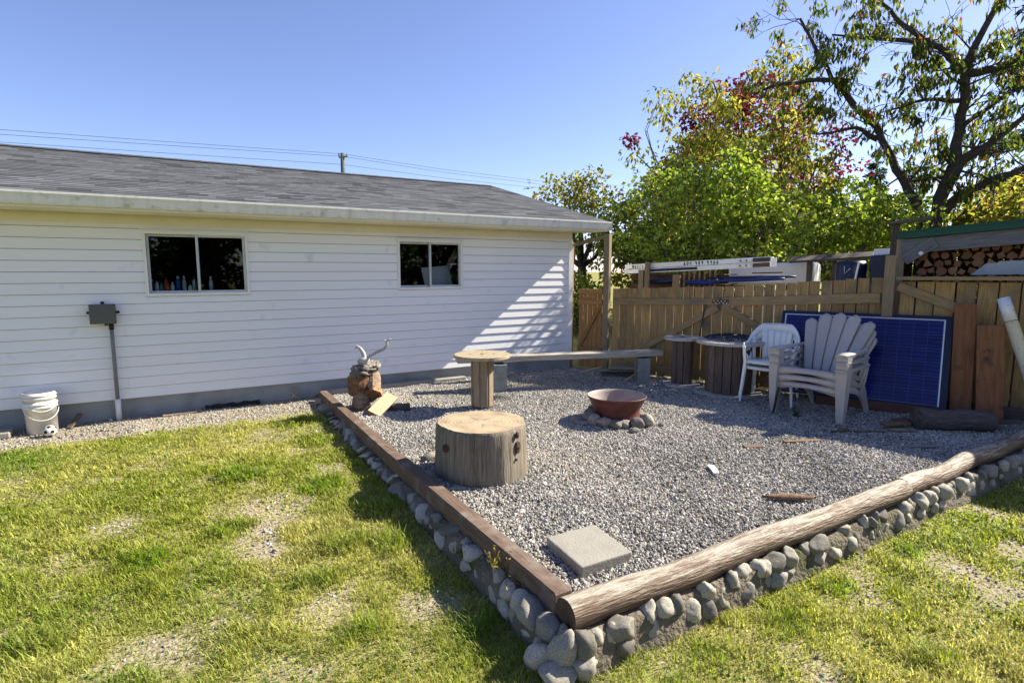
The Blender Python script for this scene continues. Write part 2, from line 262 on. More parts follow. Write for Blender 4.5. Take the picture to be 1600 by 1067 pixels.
class MB:
    def __init__(s): s.v = []; s.f = []; s.sm = []
    def add(s, vs, fs, smooth=False):
        k = len(s.v); s.v += [tuple(v) for v in vs]; s.f += [tuple(i + k for i in f) for f in fs]; s.sm += [smooth] * len(fs)
        return s
    def box(s, x0, x1, y0, y1, z0, z1):
        return s.add([(x0, y0, z0), (x1, y0, z0), (x1, y1, z0), (x0, y1, z0), (x0, y0, z1), (x1, y0, z1), (x1, y1, z1), (x0, y1, z1)],
                     [(0, 3, 2, 1), (4, 5, 6, 7), (0, 1, 5, 4), (1, 2, 6, 5), (2, 3, 7, 6), (3, 0, 4, 7)])
    def obox(s, c, ax, ay, az):
        c, ax, ay, az = map(Vector, (c, ax, ay, az))
        vs = [c + sx * ax + sy * ay + sz * az for sz in (-1, 1) for sx, sy in ((-1, -1), (1, -1), (1, 1), (-1, 1))]
        return s.add(vs, [(0, 3, 2, 1), (4, 5, 6, 7), (0, 1, 5, 4), (1, 2, 6, 5), (2, 3, 7, 6), (3, 0, 4, 7)])
    def tube(s, pts, rad, n=8, caps=True, smooth=True, jitter=0):
        pts = [Vector(p) for p in pts]; rad = rad if hasattr(rad, '__len__') else [rad] * len(pts)
        vs = []; prev = None
        for i, p in enumerate(pts):
            t = (pts[min(i + 1, len(pts) - 1)] - pts[max(i - 1, 0)]).normalized()
            if prev is None:
                a = Vector((0, 0, 1)) if abs(t.z) < .9 else Vector((1, 0, 0))
                u = t.cross(a).normalized()
            else:
                u = (prev - t * prev.dot(t)).normalized()
            prev = u; w = t.cross(u)
            for k in range(n):
                a = 2 * math.pi * k / n; r = rad[i] * (1 + jitter * random.uniform(-1, 1))
                vs.append(p + (u * math.cos(a) + w * math.sin(a)) * r)
        fs = [(i * n + k, i * n + (k + 1) % n, (i + 1) * n + (k + 1) % n, (i + 1) * n + k) for i in range(len(pts) - 1) for k in range(n)]
        s.add(vs, fs, smooth)
        if caps:
            k0 = len(s.v) - len(vs)
            s.f += [tuple(k0 + k for k in reversed(range(n))), tuple(k0 + (len(pts) - 1) * n + k for k in range(n))]; s.sm += [False, False]
        return s
    def lathe(s, prof, n=32, c=(0, 0), smooth=True, wob=None):
        """prof: list of (r, z); closed ends where r == 0"""
        vs = []
        for r, z in prof:
            for k in range(n):
                a = 2 * math.pi * k / n; q = wob(a, z) if wob else 1
                vs.append((c[0] + r * q * math.cos(a), c[1] + r * q * math.sin(a), z))
        fs = [(i * n + k, i * n + (k + 1) % n, (i + 1) * n + (k + 1) % n, (i + 1) * n + k) for i in range(len(prof) - 1) for k in range(n)]
        return s.add(vs, fs, smooth)
    def prism(s, poly, z0, z1):
        n = len(poly)
        return s.add([(x, y, z0) for x, y in poly] + [(x, y, z1) for x, y in poly],
                     [tuple(reversed(range(n))), tuple(range(n, 2 * n))] + [(i, (i + 1) % n, n + (i + 1) % n, n + i) for i in range(n)])
    def grid(s, P, smooth=True, two=0.0):
        """P: rows of points -> sheet; two: thickness along z-normal to close it into a shell"""
        m, n = len(P), len(P[0]); A = [Vector(p) for r in P for p in r]
        fs = [(i * n + j, i * n + j + 1, (i + 1) * n + j + 1, (i + 1) * n + j) for i in range(m - 1) for j in range(n - 1)]
        if not two: return s.add(A, fs, smooth)
        N = []
        for i in range(m):
            for j in range(n):
                a = A[i * n + min(j + 1, n - 1)] - A[i * n + max(j - 1, 0)]; b = A[min(i + 1, m - 1) * n + j] - A[max(i - 1, 0) * n + j]
                N.append(a.cross(b).normalized())
        B = [A[k] - N[k] * two for k in range(m * n)]; K = m * n
        f2 = [tuple(reversed([K + q for q in f])) for f in fs]
        rim = []
        for j in range(n - 1): rim += [(j + 1, j, K + j, K + j + 1), ((m - 1) * n + j, (m - 1) * n + j + 1, K + (m - 1) * n + j + 1, K + (m - 1) * n + j)]
        for i in range(m - 1): rim += [(i * n, (i + 1) * n, K + (i + 1) * n, K + i * n), ((i + 1) * n + n - 1, i * n + n - 1, K + i * n + n - 1, K + (i + 1) * n + n - 1)]
        k = len(s.v); s.add(A + B, fs + f2, smooth); s.f += [tuple(q + k for q in r) for r in rim]; s.sm += [False] * len(rim)
        return s
    def mesh(s, name):
        me = bpy.data.meshes.new(name); me.from_pydata(s.v, [], s.f); me.polygons.foreach_set('use_smooth', s.sm); me.update()
        return me
    def build(s, name, m, parent=None, world_coords=True):
        return link(name, s.mesh(name), m, parent, world_coords)
def cbox(sx, sy, sz, bev=.004, segs=1, warp=0):
    bm = bmesh.new(); bmesh.ops.create_cube(bm, size=1)
    for v in bm.verts: v.co = (v.co.x * sx, v.co.y * sy, v.co.z * sz)
    if bev: bmesh.ops.bevel(bm, geom=list(bm.edges), offset=bev, segments=segs, affect='EDGES', profile=.6)
    me = bpy.data.meshes.new('board'); bm.to_mesh(me); bm.free()
    return me
def frame_of(p0, p1, up=(0, 0, 1)):
    p0, p1, up = Vector(p0), Vector(p1), Vector(up)
    x = (p1 - p0).normalized(); y = up.cross(x).normalized(); z = x.cross(y)
    M = Matrix((x, y, z)).transposed().to_4x4(); M.translation = (p0 + p1) / 2
    return M
def beam(name, p0, p1, w, h, m, parent=None, up=(0, 0, 1), bev=.004, label=None):
    """a board from p0 to p1: w across, h along up; grain runs along its local X"""
    me = cbox((Vector(p1) - Vector(p0)).length, w, h, bev); me.name = name
    o = link(name, me, m, parent); place(o, frame_of(p0, p1, up))
    if label: o['label'] = label
    return o
def rock(sub, amp, freq, seed, sc=(1, 1, 1), flat=False, facets=0):
    rd = random.Random(int(seed * 10) + 3); pl = [(Vector((rd.gauss(0, 1), rd.gauss(0, 1), rd.gauss(0, 1))).normalized(), rd.uniform(.62, .88)) for _ in range(facets)]
    bm = bmesh.new(); bmesh.ops.create_icosphere(bm, subdivisions=sub, radius=1)
    for v in bm.verts:
        p = v.co.copy(); d = mnoise.noise(p * freq + Vector((seed * 7.3, seed * 3.1, seed))) * amp + mnoise.noise(p * freq * 2.7 + Vector((seed, 9, 2))) * amp * .35
        for nn_, dd_ in pl:                               # broken faces
            e_ = p.dot(nn_) - dd_
            if e_ > 0: p = p - nn_ * e_ * .92
        v.co = Vector((p.x * sc[0], p.y * sc[1], p.z * sc[2])) * (1 + d)
    me = bpy.data.meshes.new('rock'); bm.to_mesh(me); bm.free()
    me.polygons.foreach_set('use_smooth', [not flat] * len(me.polygons))
    return me
def color_attr(me, cols):
    a = me.color_attributes.new('col', 'FLOAT_COLOR', 'POINT')
    a.data.foreach_set('color', np.ascontiguousarray(np.c_[cols, np.ones(len(cols))], dtype=np.float32).ravel())
def np_mesh(name, V, F, cols=None, smooth=False):
    """V (n,3), F (m,k) arrays"""
    me = bpy.data.meshes.new(name); n, (m, k) = len(V), F.shape
    me.vertices.add(n); me.vertices.foreach_set('co', np.ascontiguousarray(V, np.float32).ravel())
    me.loops.add(m * k); me.loops.foreach_set('vertex_index', np.ascontiguousarray(F, np.int32).ravel())
    me.polygons.add(m); me.polygons.foreach_set('loop_start', np.arange(0, m * k, k, dtype=np.int32)); me.polygons.foreach_set('loop_total', np.full(m, k, np.int32))
    me.update(calc_edges=True)
    if cols is not None: color_attr(me, cols)
    me.polygons.foreach_set('use_smooth', [smooth] * m)
    return me
def vnoise(x, y, s=1.0, seed=0):
    x = np.asarray(x) * s + seed * 17.3; y = np.asarray(y) * s + seed * 5.7
    xi, yi = np.floor(x).astype(int), np.floor(y).astype(int); fx, fy = x - xi, y - yi
    h = lambda a, b: np.modf(np.abs(np.sin(a * 127.1 + b * 311.7 + seed) * 43758.5453))[0]
    u, v = fx * fx * (3 - 2 * fx), fy * fy * (3 - 2 * fy)
    return (h(xi, yi) * (1 - u) + h(xi + 1, yi) * u) * (1 - v) + (h(xi, yi + 1) * (1 - u) + h(xi + 1, yi + 1) * u) * v
def fbm(x, y, s, seed=0):
    return (vnoise(x, y, s, seed) + .5 * vnoise(x, y, s * 2.1, seed + 1) + .25 * vnoise(x, y, s * 4.3, seed + 2)) / 1.75

# ================================================================== ground, lawn, gravel
FO = Vector((6.1, 8.1, 0)); FD = Vector((.4, -.9165, 0)); FN = Vector((-.9165, -.4, 0))   # fence line: origin, direction, side facing the yard
def FP(t, z=0, off=0): return FO + FD * t + FN * off + Vector((0, 0, z))
def lawn_z(x, y):
    x = np.asarray(x, float); y = np.asarray(y, float)
    base = np.clip(-0.2 + 0.2 * (y - 2) / 6.2, -.32, 0)
    near = np.clip(1 - np.maximum(np.abs(x) - 12, np.abs(y) - 12) / 6, 0, 1)
    return base + (fbm(x, y, .8, 3) - .5) * .05 * near + (fbm(x, y, 4, 5) - .5) * .022 * near
PATCH = [(.94, 6.67, .50), (.61, 4.7, .30), (.09, 3.3, .26), (-.25, 3.28, .18), (.54, 3.28, .22), (3.6, 1.75, .18), (4.3, 1.35, .14), (1.2, 3.0, .2), (-.6, 5.0, .16), (.35, 4.1, .16), (2.6, 1.45, .15), (.2, 2.75, .22), (5.2, 1.5, .15), (-1.2, 3.9, .16), (1.1, 5.4, .22)]
def cover(x, y):
    c = np.clip((fbm(x, y, 1.7, 11) - .16) * 4.5, 0, 1) * .62 + np.clip((fbm(x, y, 6.0, 21) - .34) * 4.0, 0, 1) * .38
    for px, py, r in PATCH:
        d = np.hypot((x - px) / 1.35, y - py) / r + (fbm(x, y, 3.3, 31) - .5) * 2.2 + (fbm(x, y, 11, 33) - .5) * 1.2
        c = c * np.clip((d - .02) / 1.0, .26, 1)
    d = (7.55 + .22 * (fbm(x, y, 1.3, 41) - .5) - y)                       # bare strip along the house
    strip = np.clip(d / .28, 0, 1)
    c = np.where((y < 8.3) & (x < 2.2), c * strip, c)
    return c
xs = np.concatenate([[-400, -200, -100, -50, -25, -14], np.arange(-9, 11.01, .16), [14, 20, 30, 50, 100, 200, 400]])
ys = np.concatenate([[-400, -200, -100, -40, -18, -8, -3], np.arange(0, 9.6, .16), [12, 18, 30, 50, 100, 200, 400]])
GX, GY = np.meshgrid(xs, ys); nx, ny = len(xs), len(ys)
idx = np.arange(nx * ny).reshape(ny, nx)
F = np.stack([idx[:-1, :-1], idx[:-1, 1:], idx[1:, 1:], idx[1:, :-1]], -1).reshape(-1, 4)
V = np.stack([GX, GY, lawn_z(GX, GY)], -1).reshape(-1, 3)
me = np_mesh('lawn_ground', V, F, smooth=True)
a = me.attributes.new('cover', 'FLOAT', 'POINT')
far = (np.abs(GX) > 10) | (np.abs(GY) > 9.5)
a.data.foreach_set('value', np.where(far, 1.0, cover(GX, GY)).astype(np.float32).ravel())
tag(link('lawn_ground', me, 'lawn_soil'), kind='structure')

def inside_gravel(x, y):
    xf = 6.1 + (8.1 - y) * .4 / .9165 - .02
    return (x > 1.74) & (y > 2.3) & (y < 8.24) & (x < np.where(y > 8.1, 6.06, xf))
def gravel_z(x, y):
    b = .05 - .02 * np.exp(-((np.asarray(y) - 2.4) / .5) ** 2)
    return b + (fbm(x, y, 1.1, 51) - .5) * .05 + (fbm(x, y, 3.5, 53) - .5) * .018
# the sheet under the stones
gx = np.arange(1.62, 9.3, .12); gy_ = np.arange(2.2, 8.34, .12)
A, B = np.meshgrid(gx, gy_); n1, n2 = len(gx), len(gy_)
idx = np.arange(n1 * n2).reshape(n2, n1)
F = np.stack([idx[:-1, :-1], idx[:-1, 1:], idx[1:, 1:], idx[1:, :-1]], -1).reshape(-1, 4)
V = np.stack([A, B, gravel_z(A, B) - .004], -1).reshape(-1, 3)
cen = V[F].mean(1); F = F[(cen[:, 0] < 6.1 + (8.1 - cen[:, 1]) * .4364 + .10) & (cen[:, 1] < 8.27)]
tag(link('gravel_bed', np_mesh('gravel_bed', V, F, smooth=True), 'gravel_floor'), kind='structure')

def stone_field(name, pts, size, label, matname='gravel_stone'):
    """loose stones: one object, each point of the mesh carries a small angular stone"""
    n = len(pts)
    me = bpy.data.meshes.new(name); me.vertices.add(n); me.vertices.foreach_set('co', pts.astype(np.float32).ravel())
    def at(nm, typ, arr, key):
        q = me.attributes.new(nm, typ, 'POINT'); q.data.foreach_set(key, np.ascontiguousarray(arr, np.float32).ravel())
    at('rot', 'FLOAT_VECTOR', np.random.rand(n, 3) * 6.283, 'vector')
    s = size * np.random.lognormal(0, .33, n)
    at('scl', 'FLOAT_VECTOR', s[:, None] * np.stack([np.random.uniform(.75, 1.35, n), np.random.uniform(.7, 1.1, n), np.random.uniform(.5, .9, n)], -1), 'vector')
    at('rnd', 'FLOAT', np.clip(np.random.beta(1.6, 1.6, n) + (fbm(pts[:, 0], pts[:, 1], 1.2, 91) - .48) * .55, 0, 1), 'value')
    ng = bpy.data.node_groups.new(name + '_nodes', 'GeometryNodeTree')
    ng.interface.new_socket('Geometry', in_out='INPUT', socket_type='NodeSocketGeometry'); ng.interface.new_socket('Geometry', in_out='OUTPUT', socket_type='NodeSocketGeometry')
    N, L = ng.nodes, ng.links
    gi, go = N.new('NodeGroupInput'), N.new('NodeGroupOutput')
    jn = N.new('GeometryNodeJoinGeometry')
    for k in range(4):
        ico = N.new('GeometryNodeMeshIcoSphere'); ico.inputs['Radius'].default_value = .5; ico.inputs['Subdivisions'].default_value = 1
        nz = N.new('ShaderNodeTexNoise'); nz.noise_dimensions = '4D'; nz.inputs['W'].default_value = k * 3.7 + 1; nz.inputs['Scale'].default_value = 2.2
        sub = N.new('ShaderNodeVectorMath'); sub.operation = 'SUBTRACT'; sub.inputs[1].default_value = (.5, .5, .5); L.new(nz.outputs['Color'], sub.inputs[0])
        sc = N.new('ShaderNodeVectorMath'); sc.operation = 'SCALE'; sc.inputs['Scale'].default_value = 1.0; L.new(sub.outputs[0], sc.inputs[0])
        sp = N.new('GeometryNodeSetPosition'); L.new(ico.outputs[0], sp.inputs['Geometry']); L.new(sc.outputs[0], sp.inputs['Offset'])
        sm = N.new('GeometryNodeSetMaterial'); sm.inputs['Material'].default_value = MATS[matname]; L.new(sp.outputs[0], sm.inputs[0])
        g2i = N.new('GeometryNodeGeometryToInstance'); L.new(sm.outputs[0], g2i.inputs[0]); L.new(g2i.outputs[0], jn.inputs[0])
    iop = N.new('GeometryNodeInstanceOnPoints'); L.new(gi.outputs[0], iop.inputs['Points']); L.new(jn.outputs[0], iop.inputs['Instance']); iop.inputs['Pick Instance'].default_value = True
    def na(nm, typ):
        q = N.new('GeometryNodeInputNamedAttribute'); q.data_type = typ; q.inputs['Name'].default_value = nm; return q.outputs[0]
    e2r = N.new('FunctionNodeEulerToRotation'); L.new(na('rot', 'FLOAT_VECTOR'), e2r.inputs[0]); L.new(e2r.outputs[0], iop.inputs['Rotation'])
    L.new(na('scl', 'FLOAT_VECTOR'), iop.inputs['Scale']); L.new(iop.outputs[0], go.inputs[0])
    o = bpy.data.objects.new(name, me); col.objects.link(o); me.materials.append(MATS[matname])
    md = o.modifiers.new('stones', 'NODES'); md.node_group = ng
    return tag(o, label, 'gravel', kind='stuff')
n = 290000
px = np.random.uniform(1.74, 8.8, n); py = np.random.uniform(2.3, 8.24, n); k = inside_gravel(px, py); px, py = px[k], py[k]
pz = gravel_z(px, py) + np.random.uniform(-.003, .007, len(px))
stone_field('patio_gravel', np.stack([px, py, pz], -1), .0168, 'crushed grey gravel filling the raised fire pit area')
# pale loose stones along the foundation and on the bare patches of the lawn
n = 150000
px = np.random.uniform(-5, 7.5, n); py = np.random.uniform(.9, 8.24, n)
keep = (np.random.rand(n) < np.clip(1 - cover(px, py) * 2.6, 0, 1) * np.where(py > 7.1, .75, .30)) & ((px < 1.5) | ((py > 8.1) & (px < 2)) | (py < 2.02))
px, py = px[keep], py[keep]
pts = np.stack([px, py, lawn_z(px, py) + .003], -1)
stone_field('strip_gravel', pts, .0165, 'pale loose gravel along the garage wall and in bare patches of the lawn')

# grass: individual blades, thinner where the soil shows
def blades(n, xr, yr, hmin, hmax, pre, keepf, name, label, tone):
    x = np.random.uniform(*xr, n); y = np.random.uniform(*yr, n); k = pre(x, y) > np.random.rand(n); x, y = x[k], y[k]; n = len(x); c = cover(x, y); k = keepf(x, y, c) > np.random.rand(n); x, y, c = x[k], y[k], c[k]
    n = len(x); z = lawn_z(x, y) - .003
    lush = fbm(x, y, .9, 61); tuft = fbm(x, y, 5.5, 71)
    h = np.random.uniform(hmin, hmax, n) * (.5 + .9 * np.clip((tuft - .25) * 1.9, 0, 1.2)) * (.6 + .5 * c)
    az = np.random.uniform(0, 6.283, n); lean = np.random.uniform(.15, 1.1, n) * h; w = np.random.uniform(.0018, .0042, n) * np.clip(np.hypot(x, y) / 3.2, .8, 1.9)
    dx, dy = np.cos(az), np.sin(az); sx, sy = -dy * w, dx * w
    P = lambda f, g, u: np.stack([x + dx * lean * f + sx * u, y + dy * lean * f + sy * u, z + h * g], -1)
    V = np.stack([P(0, 0, -1), P(0, 0, 1), P(.35, .6, -.8), P(.35, .6, .8), P(1, 1 - .15 * np.random.rand(n), 0)], 1).reshape(-1, 3)
    b = np.arange(n)[:, None] * 5
    F = np.concatenate([b + [0, 1, 3], b + [0, 3, 2], b + [2, 3, 4]], 0)
    dry = np.clip((fbm(x, y, 1.3, 81) - .36) * 2.6 + np.random.normal(0, .28, n), 0, 1)[:, None] * np.array(tone[3])
    colr = (1 - dry) * np.array(tone[0]) + dry * np.array(tone[1])
    gl = np.clip((lush - .52) * 3.0 + np.random.normal(0, .12, n), 0, 1)[:, None]
    colr = colr * (1 - gl) + np.array(tone[2]) * gl
    colr *= (np.random.uniform(.6, 1.35, n) * (.72 + .55 * np.clip(fbm(x, y, 8.5, 95), 0, 1)))[:, None]
    o = link(name, np_mesh(name, V, F, np.repeat(colr, 5, 0)), 'grass_blade')
    return tag(o, label, 'grass', kind='stuff')
ggreen, gstraw, glush = (.265, .30, .05), (.50, .46, .17), (.15, .245, .03)
outside = lambda x, y: ((x < 1.48) | (y < 2.06)) & (y < 8.1) & (x < 9.6)
def pre(x, y): return outside(x, y) * np.clip(3.4 / np.hypot(x, y), .36, 1.0)
def kf(x, y, c): return (.10 + .90 * c) * np.where(c < .06, .12, 1)
blades(1150000, (-5.5, 9.4), (.7, 7.8), .020, .054, pre, kf, 'lawn_grass', 'short sunlit yellow green grass of the patchy lawn', (ggreen, gstraw, glush, .66))
TUFT = [(.42, 5.6, .20), (.25, 4.55, .16), (1.1, 7.1, .25), (1.25, 6.3, .22), (1.3, 4.3, .18), (1.22, 3.7, .14), (-.75, 3.6, .14), (.75, 2.9, .15), (1.33, 2.6, .12), (2.3, 1.86, .15), (2.9, 1.8, .14), (3.5, 1.88, .12), (1.95, 1.75, .12), (4.4, 1.9, .12), (3.3, 1.25, .14), (.9, 3.9, .16), (4.9, 1.3, .16), (-.3, 4.3, .15), (.65, 3.55, .14), (1.0, 5.0, .2), (-1.6, 4.5, .15)]
def tuftkeep(x, y, c=None):
    q = np.zeros_like(x)
    for a_, b_, r_ in TUFT: q = np.maximum(q, np.clip(1.3 - np.hypot(x - a_, (y - b_) * 1.2) / r_, 0, 1))
    return q * outside(x, y) * .55
blades(480000, (-2.2, 5.4), (1.0, 7.6), .05, .10, tuftkeep, lambda x, y, c: 1.0 + 0 * x, 'grass_tufts', 'longer bright green grass tufts beside the stone edging', ((.17, .25, .03), (.34, .34, .08), (.10, .21, .02), .6))

# broad leaved lawn weeds and clover between the blades
n = 60000; x = np.random.uniform(-4.5, 7, n); y = np.random.uniform(1.0, 7.4, n)
k = (outside(x, y) > 0) & (np.random.rand(n) < np.clip((fbm(x, y, 2.4, 101) - .56) * 6, 0, 1)); x, y = x[k], y[k]; n = len(x)
az = np.random.uniform(0, 6.283, n); el = np.random.uniform(.1, .9, n); Lf = np.random.uniform(.012, .028, n); z = lawn_z(x, y) + np.random.uniform(.004, .03, n)
D = np.stack([np.cos(az) * np.cos(el), np.sin(az) * np.cos(el), np.sin(el)], -1); S = np.stack([-np.sin(az), np.cos(az), 0 * az], -1); P0 = np.stack([x, y, z], -1)
V = np.stack([P0, P0 + D * Lf[:, None] * .6 + S * Lf[:, None] * .38, P0 + D * Lf[:, None], P0 + D * Lf[:, None] * .6 - S * Lf[:, None] * .38], 1).reshape(-1, 3)
F = (np.arange(n)[:, None] * 4 + np.arange(4)[None])
C = np.array((.085, .15, .022)) * np.random.uniform(.55, 1.5, (n, 1)) * np.random.uniform(.9, 1.1, (n, 3))
tag(link('lawn_weeds', np_mesh('lawn_weeds', V, F, np.repeat(C, 4, 0)), 'grass_blade'), 'small round leaved green weeds scattered in the lawn', 'weeds', kind='stuff')

# ================================================================== timber and log edging, cobble walls
def edging(name, p0, p1, w, h, m, label, group):
    o = beam(name, p0, p1, w, h, m, None, bev=.012); return tag(o, label, 'timber', group)
edging('edging_timber', (1.66, 2.29, .055), (1.63, 4.92, .068), .125, .135, 'timber_brown', 'weathered brown squared timber edging the gravel at the near corner', 'timber edging')
edging('edging_timber', (1.635, 4.93, .06), (1.655, 8.02, .075), .12, .125, 'timber_brown', 'weathered brown squared timber edging running to the garage wall', 'timber edging')
edging('edging_timber', (1.73, 8.14, .075), (3.9, 8.13, .07), .10, .09, 'grey_wood', 'pale grey timber lying along the garage foundation', 'timber edging')
def log(name, p0, p1, r0, r1, m, mend, label, n=18, seg=14, jit=.02, cat='log', bow=.008):
    """a round pole: bark part plus two cut ends, in a frame with X along the log"""
    p0, p1 = Vector(p0), Vector(p1); Lg = (p1 - p0).length
    t = thing(name, label, cat, (p0 + p1) / 2); 
    pts = [(-Lg / 2 + Lg * i / seg, bow * math.sin(i * 1.3), bow * math.cos(i * .9)) for i in range(seg + 1)]
    b = MB().tube(pts, [r0 + (r1 - r0) * i / seg + random.uniform(-1, 1) * r0 * .025 for i in range(seg + 1)], n, caps=False, jitter=jit)
    M = frame_of(p0, p1)
    t.rotation_euler = M.to_euler()
    b.build('bark', m, t, False)
    for s_, i in ((-1, 0), (1, seg)):
        ring = b.v[i * n:(i + 1) * n]; c = Vector(pts[i])
        e = MB(); inner = [tuple(c + (Vector(q) - c) * .93 + Vector((s_ * .008, 0, 0))) for q in ring]
        fs = [(k, (k + 1) % n, n + (k + 1) % n, n + k) for k in range(n)] + [tuple(range(n, 2 * n))]
        if s_ < 0: fs = [tuple(reversed(f)) for f in fs]
        e.add(list(ring) + inner, fs); e.build('cut_end', mend, t, False)
    if m == 'log_peeled':                                # long drying cracks
        for k_ in range(9):
            x0 = random.uniform(-Lg / 2 + .1, Lg / 2 - .6); ln = random.uniform(.2, .6); a0 = random.uniform(.1, 2.2); r_ = (r0 + r1) / 2 * 1.012
            w_ = random.uniform(.0016, .0032); c_ = MB()
            c_.add([(x0 + ln * f, r_ * math.cos(a0 + .06 * math.sin(f * 9 + k_)) - s_ * w_ * (1 - abs(2 * f - 1)) * math.sin(a0), r_ * math.sin(a0 + .06 * math.sin(f * 9 + k_)) + s_ * w_ * (1 - abs(2 * f - 1)) * math.cos(a0)) for f in np.linspace(0, 1, 9) for s_ in (-1, 1)], [(2 * j, 2 * j + 2, 2 * j + 3, 2 * j + 1) for j in range(8)])
            c_.build('crack', 'ink_black', t, False)
    return t
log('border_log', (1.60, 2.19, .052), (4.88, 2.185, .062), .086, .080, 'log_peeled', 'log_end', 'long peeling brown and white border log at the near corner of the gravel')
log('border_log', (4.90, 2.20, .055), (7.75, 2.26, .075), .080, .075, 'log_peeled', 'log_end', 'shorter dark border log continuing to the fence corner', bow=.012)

def cobble_wall(name, label, a, b, nrm, ztop, sizes, seed, thick=.16):
    """mortared bank from a to b with river cobbles set in its face"""
    rnd = random.Random(seed); a, b, nrm = Vector(a), Vector(b), Vector(nrm)
    t = thing(name, label, 'stone wall', tuple((a + b) / 2)); Lg = (b - a).length; d = (b - a) / Lg
    P = []; ns = int(Lg / .05)
    for i in range(ns + 1):
        c = a + d * (Lg * i / ns); zb = float(lawn_z(c.x, c.y)) - .08; row = []
        for j, (o_, f_) in enumerate([(-thick, 1.0), (-.02, 1.0), (.022, .90), (.042, .64), (.05, .36), (.062, .12), (.085, -.1)]):
            z = zb + .08 + (ztop - zb - .08) * f_ if f_ > 0 else zb
            nz_ = mnoise.noise(Vector((i * .21, j * .7, seed))) * .026
            q = c + nrm * (o_ + (nz_ if j else 0)); row.append((q.x, q.y, z + (nz_ * .5 if 0 < j < 6 else 0)))
        P.append(row)
    MB().grid(P).build('mortar', 'mortar', t)
    for (ox, oy, ww, hh) in (((.0, .0, .13, .10), (-.05, .09, .09, .13), (.10, -.045, .085, .12), (.02, .02, .085, .20)) if nrm.x else ()):   # big corner stones
        o = link('cobble', rock(3, .28, 1.1, 70 + ox * 30, (1.1, 1, 1), facets=7), 'cobble', t); o.location = (a.x - .03 + ox + (.12 if 0 else 0), a.y - .015 + oy, float(lawn_z(a.x, a.y)) + hh * .55); o.scale = (ww * .85, ww * .8, hh * .62); o.rotation_euler = (.2, .1, ox * 9)
    meshes = [rock(3, .26, 1.2, seed * 10 + k, (1.12, rnd.uniform(.9, 1.1), rnd.uniform(.9, 1.2)), facets=7) for k in range(12)]
    s = 0.02
    while s < Lg - .02:
        c = a + d * s; zl = float(lawn_z(c.x, c.y)); hgt = ztop - zl
        w = rnd.uniform(*sizes)
        rows = 2 if hgt > .13 and rnd.random() < .72 else 1
        zc = zl + .015
        for r_ in range(rows):
            hh = min(hgt * (.60 if rows == 2 else rnd.uniform(.62, .9)), w * rnd.uniform(1.0, 1.5)) if rows == 2 else min(hgt * rnd.uniform(.6, .92), w * 1.5)
            ww = w * (rnd.uniform(.75, 1.05) if rows == 2 else 1)
            o = link('cobble', meshes[rnd.randrange(12)], 'cobble', t)
            q = c + nrm * rnd.uniform(-.014, .022) + d * rnd.uniform(-.015, .015)
            o.location = (q.x, q.y, zc + hh * .46); o.scale = (ww * .56, ww * rnd.uniform(.42, .55), hh * .56)
            o.rotation_euler = (rnd.uniform(-.3, .3), rnd.uniform(-.9, .9) if rows == 1 else rnd.uniform(-.5, .5), math.atan2(d.y, d.x) + rnd.uniform(-.3, .3))
            zc += hh * .86
            if zc > ztop - .035: break
        s += w * (rnd.uniform(.76, .98) if rnd.random() < .9 else rnd.uniform(1.05, 1.4))
    return t
cobble_wall('cobble_wall', 'low mortared cobblestone wall under the squared timbers, in shade', (1.545, 2.12, 0), (1.56, 7.9, 0), (-1, 0, 0), .0, (.10, .20), 3)
cobble_wall('cobble_wall', 'low sunlit cobblestone wall under the long border logs', (1.60, 2.10, 0), (7.4, 2.14, 0), (0, -1, 0), -.015, (.085, .16), 5)

# ================================================================== the garage
HY = 8.257; HX0, HX1 = -8.6, 6.07; SB = .245; CH = .128; ST = 2.335
house = thing('garage', 'long white vinyl sided garage with grey shingle roof', 'building', (0, HY + 3.5, 0))
WIN = [(-.294, .80, 1.515, 2.237), (2.892, 3.90, 1.54, 2.22)]
MB().box(HX0, HX1, HY + .02, HY + .16, -.5, SB + .02).build('foundation', 'concrete', house)
def siding_mesh(L_, h):
    m = MB(); pr = [(.014, h - .005), (.001, h - .005), (-.011, .004), (-.011, 0), (.008, 0)]
    n = len(pr); vs = [(x, y, z) for x in (0, L_) for y, z in pr]
    m.add(vs, [(i, i + 1, n + i + 1, n + i) for i in range(n - 1)] + [(n - 1, 0, n, 2 * n - 1), tuple(range(n)), tuple(reversed(range(n, 2 * n)))])
    return m.mesh('siding_board')
ncourse = int(math.ceil((ST - SB) / CH))
for k in range(ncourse):
    z = SB + k * CH; h = min(CH, ST - z + .02); xs_ = [HX0]
    x = HX0 + [2.1, .7, 3.2, 1.5, 2.7][k % 5]
    while x < HX1 - .3: xs_.append(x); x += 3.66
    xs_.append(HX1)
    for a_, b_ in zip(xs_[:-1], xs_[1:]):
        iv = [(a_ + .0004, b_ - .0004)]
        for wx0, wx1, wz0, wz1 in WIN:
            if z + h > wz0 - .03 and z < wz1 + .03:
                lo_, hi_ = z, z + h
                if z < wz0 - .034: hi_ = wz0 - .034
                elif z + h > wz1 + .034: lo_ = wz1 + .034
                else: lo_ = hi_ = None
                p_, q_ = max(a_, wx0 - .035), min(b_, wx1 + .035)
                if lo_ is not None and hi_ - lo_ > .012 and q_ - p_ > .03:
                    o = link('siding_board', siding_mesh(q_ - p_, hi_ - lo_), 'siding', house); o.location = (p_, HY, lo_)
                nv = []
                for p, q in iv:
                    if p < wx0 - .035: nv.append((p, min(q, wx0 - .035)))
                    if q > wx1 + .035: nv.append((max(p, wx1 + .035), q))
                iv = nv
        for p, q in iv:
            if q - p < .02: continue
            o = link('siding_board', siding_mesh(q - p, h), 'siding', house); o.location = (p, HY, z)
